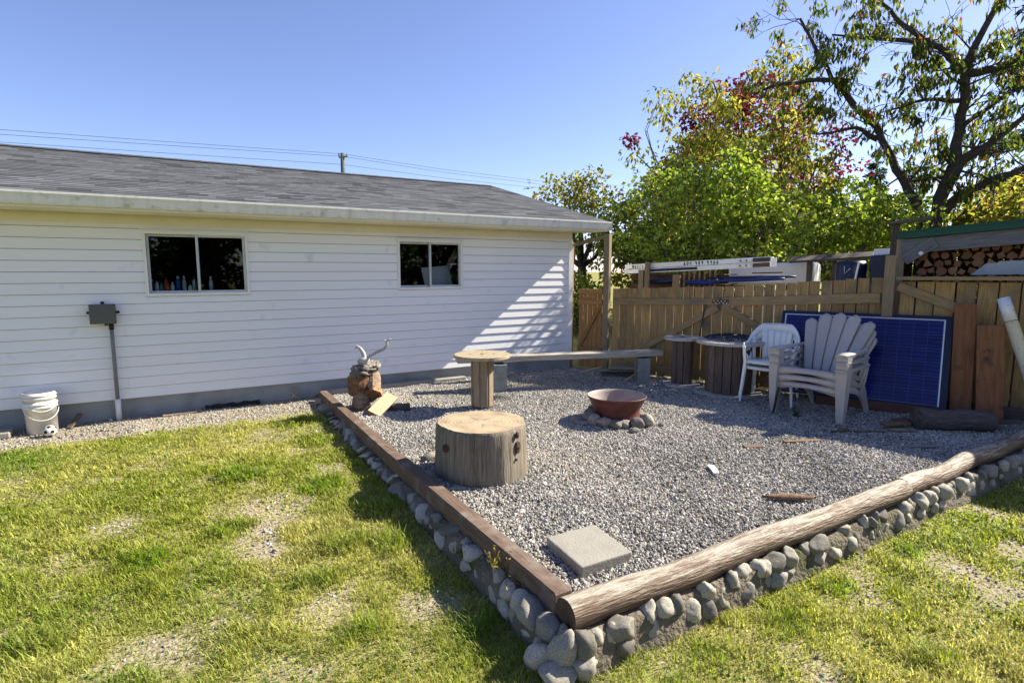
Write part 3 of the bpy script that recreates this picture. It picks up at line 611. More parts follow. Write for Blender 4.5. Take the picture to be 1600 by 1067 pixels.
# sheathing behind the siding, with the window openings left open
sh = MB(); xx = [HX0]
for wx0, wx1, wz0, wz1 in WIN:
    sh.box(xx[-1], wx0, HY + .018, HY + .14, SB + .02, 2.46); sh.box(wx0, wx1, HY + .018, HY + .14, SB + .02, wz0); sh.box(wx0, wx1, HY + .018, HY + .14, wz1, 2.46); xx.append(wx1)
sh.box(xx[-1], HX1, HY + .018, HY + .14, SB + .02, 2.46)
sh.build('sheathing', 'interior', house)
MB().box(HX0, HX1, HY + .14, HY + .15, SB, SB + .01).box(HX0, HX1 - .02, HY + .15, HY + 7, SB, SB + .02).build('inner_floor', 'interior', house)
MB().box(HX0, HX1, HY + 6.9, HY + 7, -.3, 2.6).build('back_wall', 'siding', house)
for x in (HX0, HX1 - .1):
    m = MB(); y0, y1, ym = HY + .141, HY + 6.89, HY + 3.5
    m.add([(x, y0, -.3), (x, y1, -.3), (x, y1, 2.5), (x, ym, 3.52), (x, y0, 2.5)] + [(x + .1, y0, -.3), (x + .1, y1, -.3), (x + .1, y1, 2.5), (x + .1, ym, 3.52), (x + .1, y0, 2.5)],
          [(0, 1, 2, 3, 4), (9, 8, 7, 6, 5), (0, 5, 6, 1), (1, 6, 7, 2), (2, 7, 8, 3), (3, 8, 9, 4), (4, 9, 5, 0)])
    m.build('gable_wall', 'siding', house)
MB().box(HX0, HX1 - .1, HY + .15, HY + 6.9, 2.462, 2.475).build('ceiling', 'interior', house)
MB().box(HX0, HX1 - .11, HY + 2.2, HY + 2.25, SB, 2.46).build('dark_room_sheet', 'interior', house)  # dark sheet added so the room looks unlit through the windows
MB().box(HX0, HX1 + .002, HY - .012, HY + .012, ST + .002, 2.458).build('bounce_tinted_siding', 'soffit', house)  # top siding course; its yellowish colour stands in for warm bounced light
MB().box(HX1 - .07, HX1 + .012, HY - .024, HY + .0, SB - .02, ST + .0).box(HX1 + .001, HX1 + .014, HY + .001, HY + .07, SB - .02, ST).build('corner_trim', 'trim_white', house)
# soffit panels
x = 6.40; k = 0
pm = MB().box(0, .298, 0, .44, 0, .008)
for j in range(3): pm.box(.04 + j * .1, .048 + j * .1, 0, .44, -.004, -.0005)
pm = pm.mesh('soffit_panel'); pm.materials.append(MATS['soffit'])
while x > -5:
    x -= .30; o = link('soffit_panel', pm, 'soffit', house); o.location = (x, HY - .50, 2.452)
# gutter, fascia
gp = [(7.71, 2.475), (7.655, 2.475), (7.640, 2.50), (7.625, 2.555), (7.605, 2.585), (7.605, 2.607), (7.618, 2.607), (7.618, 2.590), (7.645, 2.55), (7.66, 2.49), (7.705, 2.49), (7.705, 2.60), (7.71, 2.60)]
m = MB(); n = len(gp); m.add([(xx_, y, z) for xx_ in (HX0 - .3, 6.43) for y, z in gp], [(i, (i + 1) % n, n + (i + 1) % n, n + i) for i in range(n)])
gut = m.build('gutter', 'gutter', house)
MB().prism([(6.43, 7.606), (6.434, 7.606), (6.434, 7.71), (6.43, 7.71)], 2.478, 2.606).build('end_cap', 'gutter', gut)
MB().box(HX0 - .3, 6.425, 7.713, 7.738, 2.45, 2.60).build('fascia', 'trim_white', house)
# roof: deck, then shingle by shingle
PITCH = .265; EY, EZ = 7.70, 2.612; RY = 11.757; RX0, RX1 = -8.9, 6.44
roof = MB(); RZ = EZ + (RY - EY) * PITCH
pr = [(EY, EZ - .006), (RY, RZ - .006), (2 * RY - EY, EZ - .006), (2 * RY - EY, EZ - .05), (RY, RZ - .05), (EY, EZ - .05)]
roof.add([(xx_, y, z) for xx_ in (RX0, RX1) for y, z in pr], [(i, (i + 1) % 6, 6 + (i + 1) % 6, 6 + i) for i in range(6)] + [(0, 5, 4, 3, 2, 1), (6, 7, 8, 9, 10, 11)])
roof = roof.build('roof', 'shingle_back', house)
for s_ in (0, 1):
    y0, y1 = (EY, RY) if s_ == 0 else (2 * RY - EY, RY)
    m = MB(); m.add([(RX1 + dx, y, z - dz) for dx in (.002, .024) for y, z, dz in ((y0, EZ, .012), (y1, RZ, .012), (y1, RZ, .15), (y0, EZ, .15))],
                    [(0, 1, 2, 3), (7, 6, 5, 4), (0, 4, 5, 1), (1, 5, 6, 2), (2, 6, 7, 3), (3, 7, 4, 0)])
    m.build('rake_board', 'trim_white', roof)
ang = math.atan(PITCH); SL = (RY - EY) / math.cos(ang); EXP = .135; TW = .305
def shingle_pts(w):
    return [(0, -.012, .006), (w - .003, -.012, .004), (w - .003, EXP + .02, .002), (0, EXP + .02, .002), (0, -.012, .010), (w - .003, -.012, .010), (w - .003, EXP + .02, .0045), (0, EXP + .02, .0045)]
SF = [(0, 3, 2, 1), (4, 5, 6, 7), (0, 1, 5, 4), (1, 2, 6, 5), (2, 3, 7, 6), (3, 0, 4, 7)]
tones = [tuple(np.array((.092, .097, .106)) * f) for f in (.58, .74, .88, 1.0, 1.1, 1.22, 1.38)]
def shingle_mesh(w, tone):
    me = MB().add(shingle_pts(w), SF).mesh('shingle'); color_attr(me, np.tile(np.array(tone), (8, 1))); me.materials.append(MATS['shingle']); return me
smesh = [shingle_mesh(TW, t_) for t_ in tones]
rr = random.Random(5); cnt = 0; rv, rf, rc = [], [], []
nrow = int(SL / EXP)
for i in range(nrow + 1):
    s0 = i * EXP; x = -5.2 - (i % 3) * TW / 3 + rr.uniform(-.02, .02)
    while x < RX1 - .02:
        w = min(TW, RX1 + .015 - x); yy = EY + s0 * math.cos(ang); zz = EZ + s0 * math.sin(ang); ti = rr.choice((1, 2, 2, 3, 3, 3, 4, 4, 5, 6, 0))
        if cnt < 300 and i < 9 and x > -2.2:
            me_ = smesh[ti] if w == TW else shingle_mesh(w, tones[ti])
            o = link('shingle', me_, 'shingle', roof); o.location = (x, yy, zz); o.rotation_euler = (ang + rr.uniform(-.002, .003), 0, 0); cnt += 1
        else:
            M = Matrix.Translation((x, yy, zz)) @ Matrix.Rotation(ang + rr.uniform(-.002, .003), 4, 'X'); k0 = len(rv)
            rv += [tuple(M @ Vector(q)) for q in shingle_pts(w)]; rf += [tuple(q + k0 for q in f) for f in SF]; rc += [tones[ti]] * 8
        x += TW
me = np_mesh('upper_shingles', np.array(rv), np.array(rf), np.array(rc)); o = link('upper_shingles', me, 'shingle', roof); o['kind'] = 'stuff'
x = -5.0
cap = MB().add([(-.0, -.11, -.022), (.3, -.11, -.022), (.3, 0, .016), (0, 0, .012), (0, .11, -.022), (.3, .11, -.022), (-.0, -.11, -.03), (.3, -.11, -.03), (.3, .11, -.03), (0, .11, -.03)],
               [(0, 1, 2, 3), (3, 2, 5, 4), (0, 6, 7, 1), (4, 5, 8, 9), (1, 7, 8, 5, 2), (0, 3, 4, 9, 6)]).mesh('ridge_cap'); color_attr(cap, np.tile(np.array(tones[1]), (10, 1))); cap.materials.append(MATS['shingle'])
while x < RX1 - .2:
    o = link('ridge_cap', cap, 'shingle', roof); o.location = (x, RY, RZ + .02); x += .29
# windows
def window(wx0, wx1, wz0, wz1):
    w = MB()
    for a_, b_, c_, d_ in ((wx0 - .034, wx0, wz0 - .034, wz1 + .034), (wx1, wx1 + .034, wz0 - .034, wz1 + .034), (wx0, wx1, wz1, wz1 + .034), (wx0, wx1, wz0 - .034, wz0)):
        w.box(a_, b_, HY - .026, HY + .03, c_, d_)
    win = w.build('window', 'trim_white', house)
    xm = (wx0 + wx1) / 2; f = .028
    def sash(x0, x1, y):
        s = MB().box(x0, x0 + f, y, y + .03, wz0, wz1).box(x1 - f, x1, y, y + .03, wz0, wz1).box(x0 + f, x1 - f, y, y + .03, wz1 - f, wz1).box(x0 + f, x1 - f, y, y + .03, wz0, wz0 + f)
        s.build('sash', 'sash_grey', win)
        MB().box(x0 + f, x1 - f, y + .013, y + .017, wz0 + f, wz1 - f).build('pane', 'window_glass', win)
    sash(wx0 + .002, xm + .018, HY + .045); sash(xm - .018, wx1 - .002, HY + .006)
    MB().box(wx0 - .05, wx1 + .05, HY - .04, HY - .013, wz1 + .035, wz1 + .052).build('drip_cap', 'trim_white', win)
    MB().box(wx0, wx1, HY + .08, HY + .30, wz0 - .02, wz0 + .004).build('inner_sill', 'grey_wood', win)
for q in WIN: window(*q)
# things behind the glass
def bottle(x, h, r, m, capm, label, neck=.5, cat='bottle'):
    z0 = WIN[0][2] + .005; t = thing('bottle', label, cat, (x, HY + .13, z0), 0, 'bottles on the garage window sill')
    MB().lathe([(0, 0), (r, 0), (r, h * .66), (r * neck, h * .78), (r * neck, h * .84), (0, h * .84)], 14).build('bottle_body', m, t, False)
    MB().lathe([(0, h * .835), (r * neck * 1.15, h * .835), (r * neck * 1.0, h), (0, h)], 12).build('cap', capm, t, False)
for a_ in [(-.262, .165, .022, 'bottle_blue', 'bottle_cap', 'blue spray can at the left end of the window sill'), (-.212, .155, .022, 'bottle_white', 'bottle_red', 'white bottle with a red cap on the window sill'),
           (-.164, .12, .020, 'bottle_teal', 'bottle_teal', 'small dark teal bottle left of the red bottle'), (-.110, .165, .030, 'bottle_red', 'bottle_red', 'wide red bottle on the garage window sill'),
           (-.045, .13, .022, 'bottle_white', 'bottle_white', 'short white bottle just right of the red bottle'), (.018, .205, .028, 'bottle_blue', 'bottle_cap', 'tall blue and white spray bottle on the window sill'),
           (.085, .205, .023, 'bottle_silver', 'bottle_white', 'tall silver white can right of the blue spray bottle'), (.147, .105, .022, 'bottle_white', 'bottle_green', 'short white tub with a green lid on the window sill'),
           (.196, .195, .022, 'bottle_silver', 'bottle_blue', 'tall pale can beside the window mullion'), (.385, .20, .024, 'bottle_white', 'bottle_white', 'white nozzle bottle alone behind the right sliding pane')]:
    bottle(*a_)
o = beam('leaning_board', (3.38, HY + .28, 1.66), (3.88, HY + .34, 1.70), .02, .36, 'white_paint', None, up=(-.22, .25, 1)); tag(o, 'white board leaning inside the far garage window', 'board')
o = beam('leaning_plank', (3.72, HY + .40, 1.60), (4.05, HY + .45, 2.12), .02, .10, 'split_cream', None, up=(-1, 0, .6)); tag(o, 'pale plank slanting inside the far garage window', 'plank')
o = beam('hanging_cloth', (2.95, HY + .22, 1.50), (2.90, HY + .22, 2.2), .02, .06, 'grey_wood', None, up=(1, 0, 0)); tag(o, 'thin grey batten inside the left edge of the far window', 'batten')
# utility box and conduit
ub = thing('utility_box', 'grey utility box with conduit running down the garage wall', 'utility box', (-.77, HY - .02, 0))
o = link('box_body', cbox(.245, .09, .22, .008), 'box_grey', ub); o.location = (-.768, HY - .062, 1.29)
o = link('lid', cbox(.255, .018, .23, .006), 'box_grey', ub); o.location = (-.768, HY - .117, 1.29)
for dx, dz in ((-.118, -.105), (.118, -.105), (-.118, .105), (.118, .105)):
    o = link('screw', MB().tube([(0, 0, 0), (0, -.006, 0)], .008, 8).mesh('screw'), 'black_iron', ub); o.location = (-.768 + dx, HY - .127, 1.29 + dz)
for dx, dz in ((0, .128), (.142, .015), (-.142, .015), (.02, -.125)):
    o = link('mounting_ear', cbox(.035, .03, .03, .004), 'black_iron', ub); o.location = (-.768 + dx, HY - .045, 1.29 + dz)
MB().tube([(-.70, HY - .055, 1.175), (-.70, HY - .055, 1.10)], .026, 10).build('connector', 'black_iron', ub)
MB().tube([(-.70, HY - .055, 1.15), (-.70, HY - .055, .9), (-.70, HY - .058, .25)], .021, 12).build('conduit', 'conduit_grey', ub)
MB().tube([(-.70, HY - .058, .26), (-.70, HY - .06, .15), (-.70, HY - .065, -.06)], .030, 12).build('conduit_sleeve', 'trim_white', ub)
# buckets, ball, scraps by the wall
def bucket(z, label, mult=1.0, handle=True):
    t = thing('bucket', label, 'bucket', (-1.40, HY - .22, z), .3, 'white plastic buckets')
    MB().lathe([(0, .004), (.125, .004), (.13, 0), (.148, .30), (.158, .302), (.158, .318), (.150, .320), (.152, .335), (.162, .337), (.162, .352), (.151, .356), (.153, .372), (.145, .372), (.139, .02), (0, .018)], 36).build('bucket_body', 'bucket_white', t, False)
    if handle:
        h = MB().tube([(.158 * math.cos(a_), -.02 - .158 * math.sin(a_) if 0 else -.158 * math.sin(a_) - .004, .31 - .14 * math.sin(a_)) for a_ in [math.pi * i / 16 for i in range(17)]], .0035, 6)
        h.build('handle', 'trim_white', t, False)
    return t
b1 = bucket(-.015, 'lower white plastic bucket standing by the garage wall'); b2 = bucket(.085, 'upper white plastic bucket nested in the lower one')
MB().prism([(.09, -.124), (.115, -.102), (.116, -.104), (.092, -.127)], .20, .25)
t = thing('soccer_ball', 'small worn black and white soccer ball by the white buckets', 'ball', (-1.30, 7.80, float(lawn_z(-1.30, 7.80)) + .006))
bm = bmesh.new(); bmesh.ops.create_icosphere(bm, subdivisions=3, radius=.062)
for v in bm.verts: v.co.z += .06
me = bpy.data.meshes.new('ball'); bm.to_mesh(me); bm.free(); me.polygons.foreach_set('use_smooth', [True] * len(me.polygons)); link('ball_skin', me, 'leather_white', t, False)
ph = (1 + 5 ** .5) / 2
for q in [(0, s1, s2 * ph) for s1 in (-1, 1) for s2 in (-1, 1)] + [(s1, s2 * ph, 0) for s1 in (-1, 1) for s2 in (-1, 1)] + [(s2 * ph, 0, s1) for s1 in (-1, 1) for s2 in (-1, 1)]:
    d_ = Vector(q).normalized(); u = d_.orthogonal().normalized(); w = d_.cross(u)
    pts = [(d_ + (u * math.cos(2 * math.pi * i / 5) + w * math.sin(2 * math.pi * i / 5)) * .36).normalized() * .0635 + Vector((0, 0, .06)) for i in range(5)]
    MB().add([d_ * .0645 + Vector((0, 0, .06))] + pts, [(0, 1 + i, 1 + (i + 1) % 5) for i in range(5)]).build('patch', 'ink_black', t, False)
o = link('concrete_slab', cbox(.55, .22, .07, .012), 'paver_concrete'); o.location = (-1.93, 8.0, .03); tag(o, 'pale concrete slab at the left edge by the garage wall', 'slab')
o = beam('wood_scrap', (-1.17, 8.03, .0), (-1.07, 8.20, .13), .06, .02, 'dark_wood'); tag(o, 'short dark wood scrap leaning at the foundation right of the buckets', 'wood scrap')
m = MB(); m.grid([[(.22 + .65 * i / 14 , 8.17 + .05 * j + .02 * math.sin(i * 1.3), .012 + .022 * abs(math.sin(i * .9 + j)) + .012 * j) for j in range(3)] for i in range(15)], two=.004)
tag(m.build('felt_strip', 'black_felt'), 'crumpled black felt strip lying along the foundation', 'felt strip')
o = beam('thin_lath', (-.25, 8.08, .02), (.12, 8.1, .02), .03, .015, 'split_cream'); tag(o, 'thin pale lath lying on gravel right of the conduit', 'lath')
# utility pole and wires behind the roof
t = thing('utility_pole', 'far utility pole showing above the garage roof ridge', 'utility pole', (7.65, 30, 0))
MB().tube([(0, 0, 0), (0, 0, 7.66)], [.14, .10], 10).build('pole', 'pole_wood', t, False)
beam('crossarm', (7.45, 29.9, 7.42), (7.85, 29.9, 7.50), .08, .09, 'pole_wood', t)
for dx in (-.2, .2): MB().tube([(dx, -.1, 7.46), (dx, -.1, 7.62)], .03, 8).build('insulator', 'navy_plastic', t, False)
for i, (zl, zp, zr, lab) in enumerate([(7.23, 7.62, 7.19, 'uppermost thin power wire crossing the sky above the roof'), (7.05, 7.50, 7.0, 'second power wire from the top above the roof'), (6.76, 7.1, 6.77, 'lowest power wire just above the roof ridge')]):
    pts = [(-18, 30, zl + .05), (-5.6, 30, zl), (0, 30, zl + (zp - zl) * .4), (7.65, 30, zp), (13, 30, (zp + zr) / 2 - .06), (19.9, 30, zr), (34, 30, zr + .5)]
    tag(MB().tube(pts, .009, 5).build('power_wire', 'wire'), lab, 'wire', 'power wires')

# ================================================================== fence, gates, posts
PT = thing('picket_fence', 'low golden brown cedar double gate and fence with vertical pickets', 'fence', tuple(FP(2.6)))
def ftop(t): return float(np.interp(t, [0, .7, 2.77, 4.55], [1.48, 1.49, 1.57, 1.72]))
def picket(t0, t1, zb, zt, m, parent, off=0):
    w = t1 - t0; o = link('picket', cbox(zt - zb, w, .018, .003), m, parent)
    c = FP((t0 + t1) / 2, (zb + zt) / 2, off + random.uniform(-.002, .002))
    X = Vector((random.uniform(-.006, .006), random.uniform(-.006, .006), 1)).normalized(); Z = FN.copy(); Y = Z.cross(X).normalized(); Z = X.cross(Y)
    M = Matrix((X, Y, Z)).transposed().to_4x4(); M.translation = c; return place(o, M)
rr = random.Random(11); t_ = .68
while t_ < 4.52:
    w = rr.uniform(.122, .137); gap = rr.uniform(.003, .008) if t_ < 1.6 else rr.uniform(.011, .021)
    t1 = min(t_ + w, 4.52)
    picket(t_, t1, rr.uniform(.07, .11), ftop(t_) + rr.uniform(-.008, .008), 'fence_cedar', PT); t_ = t1 + gap
beam('rail', FP(.70, 1.275, .03), FP(2.46, 1.325, .03), .036, .10, 'fence_rail', PT)
beam('rail', FP(2.50, 1.325, .03), FP(4.50, 1.44, .03), .036, .13, 'fence_rail', PT)
beam('rail', FP(.70, .22, .03), FP(2.46, .20, .03), .036, .12, 'fence_rail', PT)
beam('rail', FP(2.50, .20, .03), FP(4.50, .22, .03), .036, .12, 'fence_rail', PT)
up_ = tuple(FN)
beam('diagonal_brace', FP(1.12, .44, .032), FP(2.44, 1.24, .032), .10, .036, 'fence_rail', PT, up=up_)
beam('diagonal_brace', FP(2.52, 1.27, .034), FP(3.72, .55, .034), .10, .036, 'fence_rail', PT, up=up_)
o = beam('sign_plate', FP(2.36, 1.325, .058), FP(2.60, 1.335, .058), .05, .006, 'red_wood', PT, up=up_, label='small worn reddish plate where the two gates meet')
for i in range(8):
    q = 2.38 + i * .027; beam('paint_fleck', FP(q, 1.335 - .028 * (i % 2), .063), FP(q + .018, 1.338 - .028 * (i % 2), .063), .012, .003, 'white_paint', PT, up=up_)
o = beam('gate_strap', FP(2.18, .75, .055), FP(2.26, 1.28, .055), .02, .01, 'black_iron', PT, up=up_)
# narrow gate by the garage corner
G = thing('narrow_gate', 'narrow reddish cedar gate between garage corner and tall post', 'gate', tuple(FP(.25)))
t_ = .03
while t_ < .44:
    picket(t_, t_ + .082, .10, 1.475 + rr.uniform(-.005, .005), 'fence_gate_cedar', G); t_ += .092
beam('rail', FP(.02, 1.25, .028), FP(.50, 1.25, .028), .036, .09, 'fence_gate_cedar', G)
beam('rail', FP(.02, .42, .028), FP(.50, .42, .028), .036, .09, 'fence_gate_cedar', G)
beam('rail', FP(.02, 1.43, .026), FP(.50, 1.43, .026), .034, .07, 'fence_gate_cedar', G)
beam('diagonal_brace', FP(.05, .44, .03), FP(.48, 1.23, .03), .06, .034, 'fence_gate_cedar', G, up=up_)
A_ = thing('gate_arbor', 'tall weathered post with a thin beam reaching to the garage corner', 'post', tuple(FP(.57)))
beam('post', FP(.575, 0, .02), FP(.575, 2.40, .02), .10, .10, 'post_wood', A_, up=up_)
beam('post', (6.118, 8.315, 0), (6.118, 8.315, 2.26), .06, .06, 'fence_gate_cedar', A_, up=up_)
beam('header', (6.12, 8.27, 2.24), tuple(FP(.53, 2.36, .03)), .04, .06, 'post_wood', A_)
# taller right hand fence with shelf rail
RF = thing('board_fence', 'taller board fence with top rail in front of the woodshed', 'fence', tuple(FP(6.3)))
edges = [4.70, 4.87, 5.06, 5.27, 5.47, 5.67, 5.87, 6.07, 6.27, 6.47, 6.67, 6.87, 7.07, 7.27, 7.47, 7.67, 7.87, 8.07, 8.27]
for a_, b_ in zip(edges[:-1], edges[1:]): picket(a_ + .008, b_ - .008, rr.uniform(.06, .1), 1.655, 'fence_cedar', RF, .0)
beam('top_rail', FP(4.66, 1.695, .06), FP(8.3, 1.72, .06), .16, .045, 'fence_rail', RF)
beam('rail', FP(4.66, .3, -.03), FP(8.3, .3, -.03), .036, .09, 'fence_rail', RF)
beam('diagonal_brace', FP(4.68, 1.60, .03), FP(5.42, 1.28, .03), .11, .036, 'fence_rail', RF, up=up_)
beam('lower_board', FP(4.7, .12, .03), FP(8.3, .12, .03), .03, .14, 'dark_wood', RF)
o = beam('gate_post', FP(4.585, 0, .05), FP(4.585, 1.985, .05), .12, .12, 'post_wood', None, up=up_); tag(o, 'thick square cedar post between the two fences', 'post')

# ================================================================== things on the gravel
GZ = .05
def gz_(x, y): return float(gravel_z(x, y))
# stump
st = thing('tree_stump', 'broad round weathered stump seat standing on the gravel', 'stump', (2.21, 4.29, gz_(2.21, 4.29) - .01))
wob = lambda a_, z: 1 + .02 * math.sin(3 * a_ + 1) + .013 * math.sin(7 * a_ + z * 2) + .006 * math.sin(23 * a_) + .004 * math.sin(41 * a_ + z)
MB().lathe([(.40, -.03), (.402, .05), (.397, .2), (.392, .33), (.388, .425), (.380, .448), (.372, .455)], 96, wob=wob).build('side', 'stump_side', st, False)
n = 96; prof = [.372, .30, .2, .1, .001]
m = MB(); m.lathe([(r_, .455 + (.002 * math.sin(r_ * 40))) for r_ in prof], 96, wob=wob); m.build('cut_top', 'stump_top', st, False)
def on_stump(px_, z, w, h, dep=.012):
    """an oval knot set into the side at bearing px_ (radians)"""
    c = Vector((math.cos(px_), math.sin(px_), 0)) * .394; u = Vector((-math.sin(px_), math.cos(px_), 0)); k = MB()
    ring = lambda f, d_: [c * (1 + d_) + u * (w * f * math.cos(q)) + Vector((0, 0, z + h * f * math.sin(q))) for q in [2 * math.pi * i / 14 for i in range(14)]]
    vs = ring(1, -.01) + ring(.9, .03) + ring(.62, .01) + ring(.3, .035) + [c * 1.04 + Vector((0, 0, z))]
    fs = [(a_ * 14 + i, a_ * 14 + (i + 1) % 14, (a_ + 1) * 14 + (i + 1) % 14, (a_ + 1) * 14 + i) for a_ in range(3) for i in range(14)] + [(42 + i, 42 + (i + 1) % 14, 56) for i in range(14)]
    k.add(vs, fs, True).build('knot', 'knot', st, False)
view = math.atan2(-4.29, -2.21)
for i in range(5):                                     # radial drying checks on the sawn top
    q = i * 1.31 + .4; k = MB(); L0, L1 = .03 + .02 * i, .22 + .03 * (i % 3)
    k.add([((L0 + (L1 - L0) * f) * math.cos(q + .05 * math.sin(f * 6)) + s_ * .0028 * (1 - f) * -math.sin(q), (L0 + (L1 - L0) * f) * math.sin(q + .05 * math.sin(f * 6)) + s_ * .0028 * (1 - f) * math.cos(q), .4595) for f in np.linspace(0, 1, 7) for s_ in (-1, 1)], [(2 * j, 2 * j + 2, 2 * j + 3, 2 * j + 1) for j in range(6)]).build('check', 'knot', st, False)
on_stump(view + .86, .30, .028, .055); on_stump(view + .83, .405, .018, .03); on_stump(view - .86, .30, .032, .036); on_stump(view + .80, .2, .012, .014)
for q, z0_, z1_ in ((view + .25, .02, .44), (view - .15, .1, .45), (view + .05, 0, .2), (view + .62, .05, .42)):   # drying cracks
    k = MB(); ra = .396
    pts = [(q + .01 * math.sin(i * 2.1), z0_ + (z1_ - z0_) * i / 8) for i in range(9)]
    vs = [(ra * math.cos(a_ + s_), ra * math.sin(a_ + s_), z) for a_, z in pts for s_ in (-.004, .004)]
    k.add(vs, [(2 * i, 2 * i + 1, 2 * i + 3, 2 * i + 2) for i in range(8)]).build('crack', 'ink_black', st, False)
# paver and small stones
o = link('concrete_paver', cbox(.37, .40, .085, .010, 2), 'paver_concrete'); o.location = (2.115, 2.665, gz_(2.1, 2.66) + .03); o.rotation_euler = (R(1.5), R(-1), R(-3)); tag(o, 'square grey concrete paver lying on the gravel near the corner', 'paver')
o = link('loose_rock', rock(3, .3, 1.2, 77), 'hearth_stone'); o.location = (1.93, 4.80, GZ + .02); o.scale = (.09, .06, .045); tag(o, 'dark loose rock against the left side of the stump', 'rock')

# cable spools
def spool(name, label, x, y, H_, Rt, Rc, nst, mtop, mside, holes=True, rot=0, planks=6):
    z0 = gz_(x, y) - .01; t = thing(name, label, 'cable spool', (x, y, z0), rot)
    def disc(nm, za, zb, r_):
        d_ = link(nm, MB().lathe([(0, za), (r_ - .004, za), (r_, za + .004), (r_, zb - .004), (r_ - .004, zb), (0, zb)], 56, smooth=False).mesh(nm), mtop, t, False)
        return d_
    top = disc('top', H_ - .042, H_, Rt); disc('base', -.045 if Rt == .355 else 0, .004 if Rt == .355 else .042, Rt * (.72 if Rt == .355 else 1))
    for i in range(planks + 1):                         # joints between the boards of the disc
        yy = -Rt + 2 * Rt * (i + .5) / (planks + 1); hw = math.sqrt(max(Rt * Rt - yy * yy, 0)) - .004
        MB().box(-hw, hw, yy - .0022, yy + .0022, H_ - .001, H_ + .0012).build('board_joint', 'knot', top, False)
    for i in range(nst):
        a_ = 2 * math.pi * i / nst; w = 2 * math.pi * Rc / nst * .93
        o = link('stave', cbox(.024, w, H_ - .086, .004), mside, t, False); o.location = (Rc * math.cos(a_) + random.uniform(-.004, .004), Rc * math.sin(a_), H_ / 2); o.rotation_euler = (0, 0, a_)
    if holes:
        for i in range(4):
            a_ = .6 + math.pi / 2 * i; MB().lathe([(0, H_ + .0015), (.014, H_ + .0015), (.014, H_ - .001)], 12, (Rt * .42 * math.cos(a_), Rt * .42 * math.sin(a_))).build('bolt_hole', 'ink_black', top, False)
        MB().lathe([(0, H_ + .0015), (.03, H_ + .0015), (.03, H_ - .001)], 16).build('axle_hole', 'ink_black', top, False)
    return t
spool('spool_table', 'small tan wooden cable spool table on the gravel behind the stump', 3.27, 6.32, .70, .355, .125, 8, 'spool_top', 'spool_wood', rot=.5)
spool('spool_table', 'large grey topped cable spool table beside the white chairs', 6.74, 5.36, .775, .46, .30, 16, 'spool_top_grey', 'spool_wood_dark', rot=1.0)
spool('spool_table', 'narrow dark cable spool at the fence behind the larger spool', 6.56, 6.07, .745, .27, .14, 9, 'spool_top_grey', 'spool_wood_dark', rot=.2)
# dark netting heaped on the large spool
net = thing('plastic_netting', 'dark navy plastic netting heaped on the large spool', 'netting', (6.84, 5.42, gz_(6.74, 5.36) + .766))
m = MB(); nn = 20; rr = random.Random(3)
Hh = [[.012 + .055 * max(0, 1 - ((i - nn / 2) / (nn / 2)) ** 2 - ((j - nn / 2) / (nn / 2)) ** 2) + rr.uniform(0, .014) for j in range(nn + 1)] for i in range(nn + 1)]
ok = lambda i, j: ((i - nn / 2) ** 2 * .8 + (j - nn / 2) ** 2) < (nn / 2) ** 2 * 1.02
for i in range(nn + 1):
    for a_ in (0, 1):
        run = [((i if a_ else j), (j if a_ else i)) for j in range(nn + 1)]; run = [q for q in run if ok(*q)]
        if len(run) > 1: m.tube([((p - nn / 2) * .035, (q - nn / 2) * .036, Hh[p][q]) for p, q in run], .0038, 4, smooth=False)
m.build('mesh_strands', 'net', net, False)

# plank bench on concrete blocks
bd = (Vector((6.48, 6.40, 0)) - Vector((3.42, 7.37, 0))).normalized(); bq = Vector((-bd.y, bd.x, 0))
o = beam('bench_plank', (3.42, 7.42, .515), (6.48, 6.45, .520), .23, .085, 'bench_grey', None, bev=.008); tag(o, 'long grey weathered plank bench resting on concrete blocks', 'bench')
def block(p, rz, upright, label, group=None):
    t = thing('concrete_block', label, 'concrete block', p, rz, group)
    if upright:                                     # standing on its end, hollow cells facing local -X
        o = MB().box(-.095, .095, -.095, -.065, 0, .40).box(-.095, .095, .065, .095, 0, .40)
        for z in (0, .185, .37): o.box(-.094, .094, -.065, .065, z, z + .03)
        o.build('shell', 'concrete_block', t, False)
    else:
        o = MB().box(-.195, .195, -.095, -.065, 0, .19).box(-.195, .195, .065, .095, 0, .19)
        for x in (-.195, -.015, .165): o.box(x, x + .03, -.065, .065, .001, .189)
        o.build('shell', 'concrete_block', t, False)
    return t
ba = math.atan2(bd.y, bd.x)
q = Vector((6.20, 6.54, 0)); block((q.x, q.y, gz_(q.x, q.y) - .0), ba - .15, True, 'upright grey concrete block under the right end of the bench')
q = Vector((4.0, 7.235, 0)); g0 = gz_(q.x, q.y) + .02
block((q.x, q.y, g0), ba + math.pi / 2, False, 'lower concrete block under the left end of the bench'); block((q.x, q.y, g0 + .192), ba + math.pi / 2 + .04, False, 'upper concrete block directly below the bench plank behind the small spool')
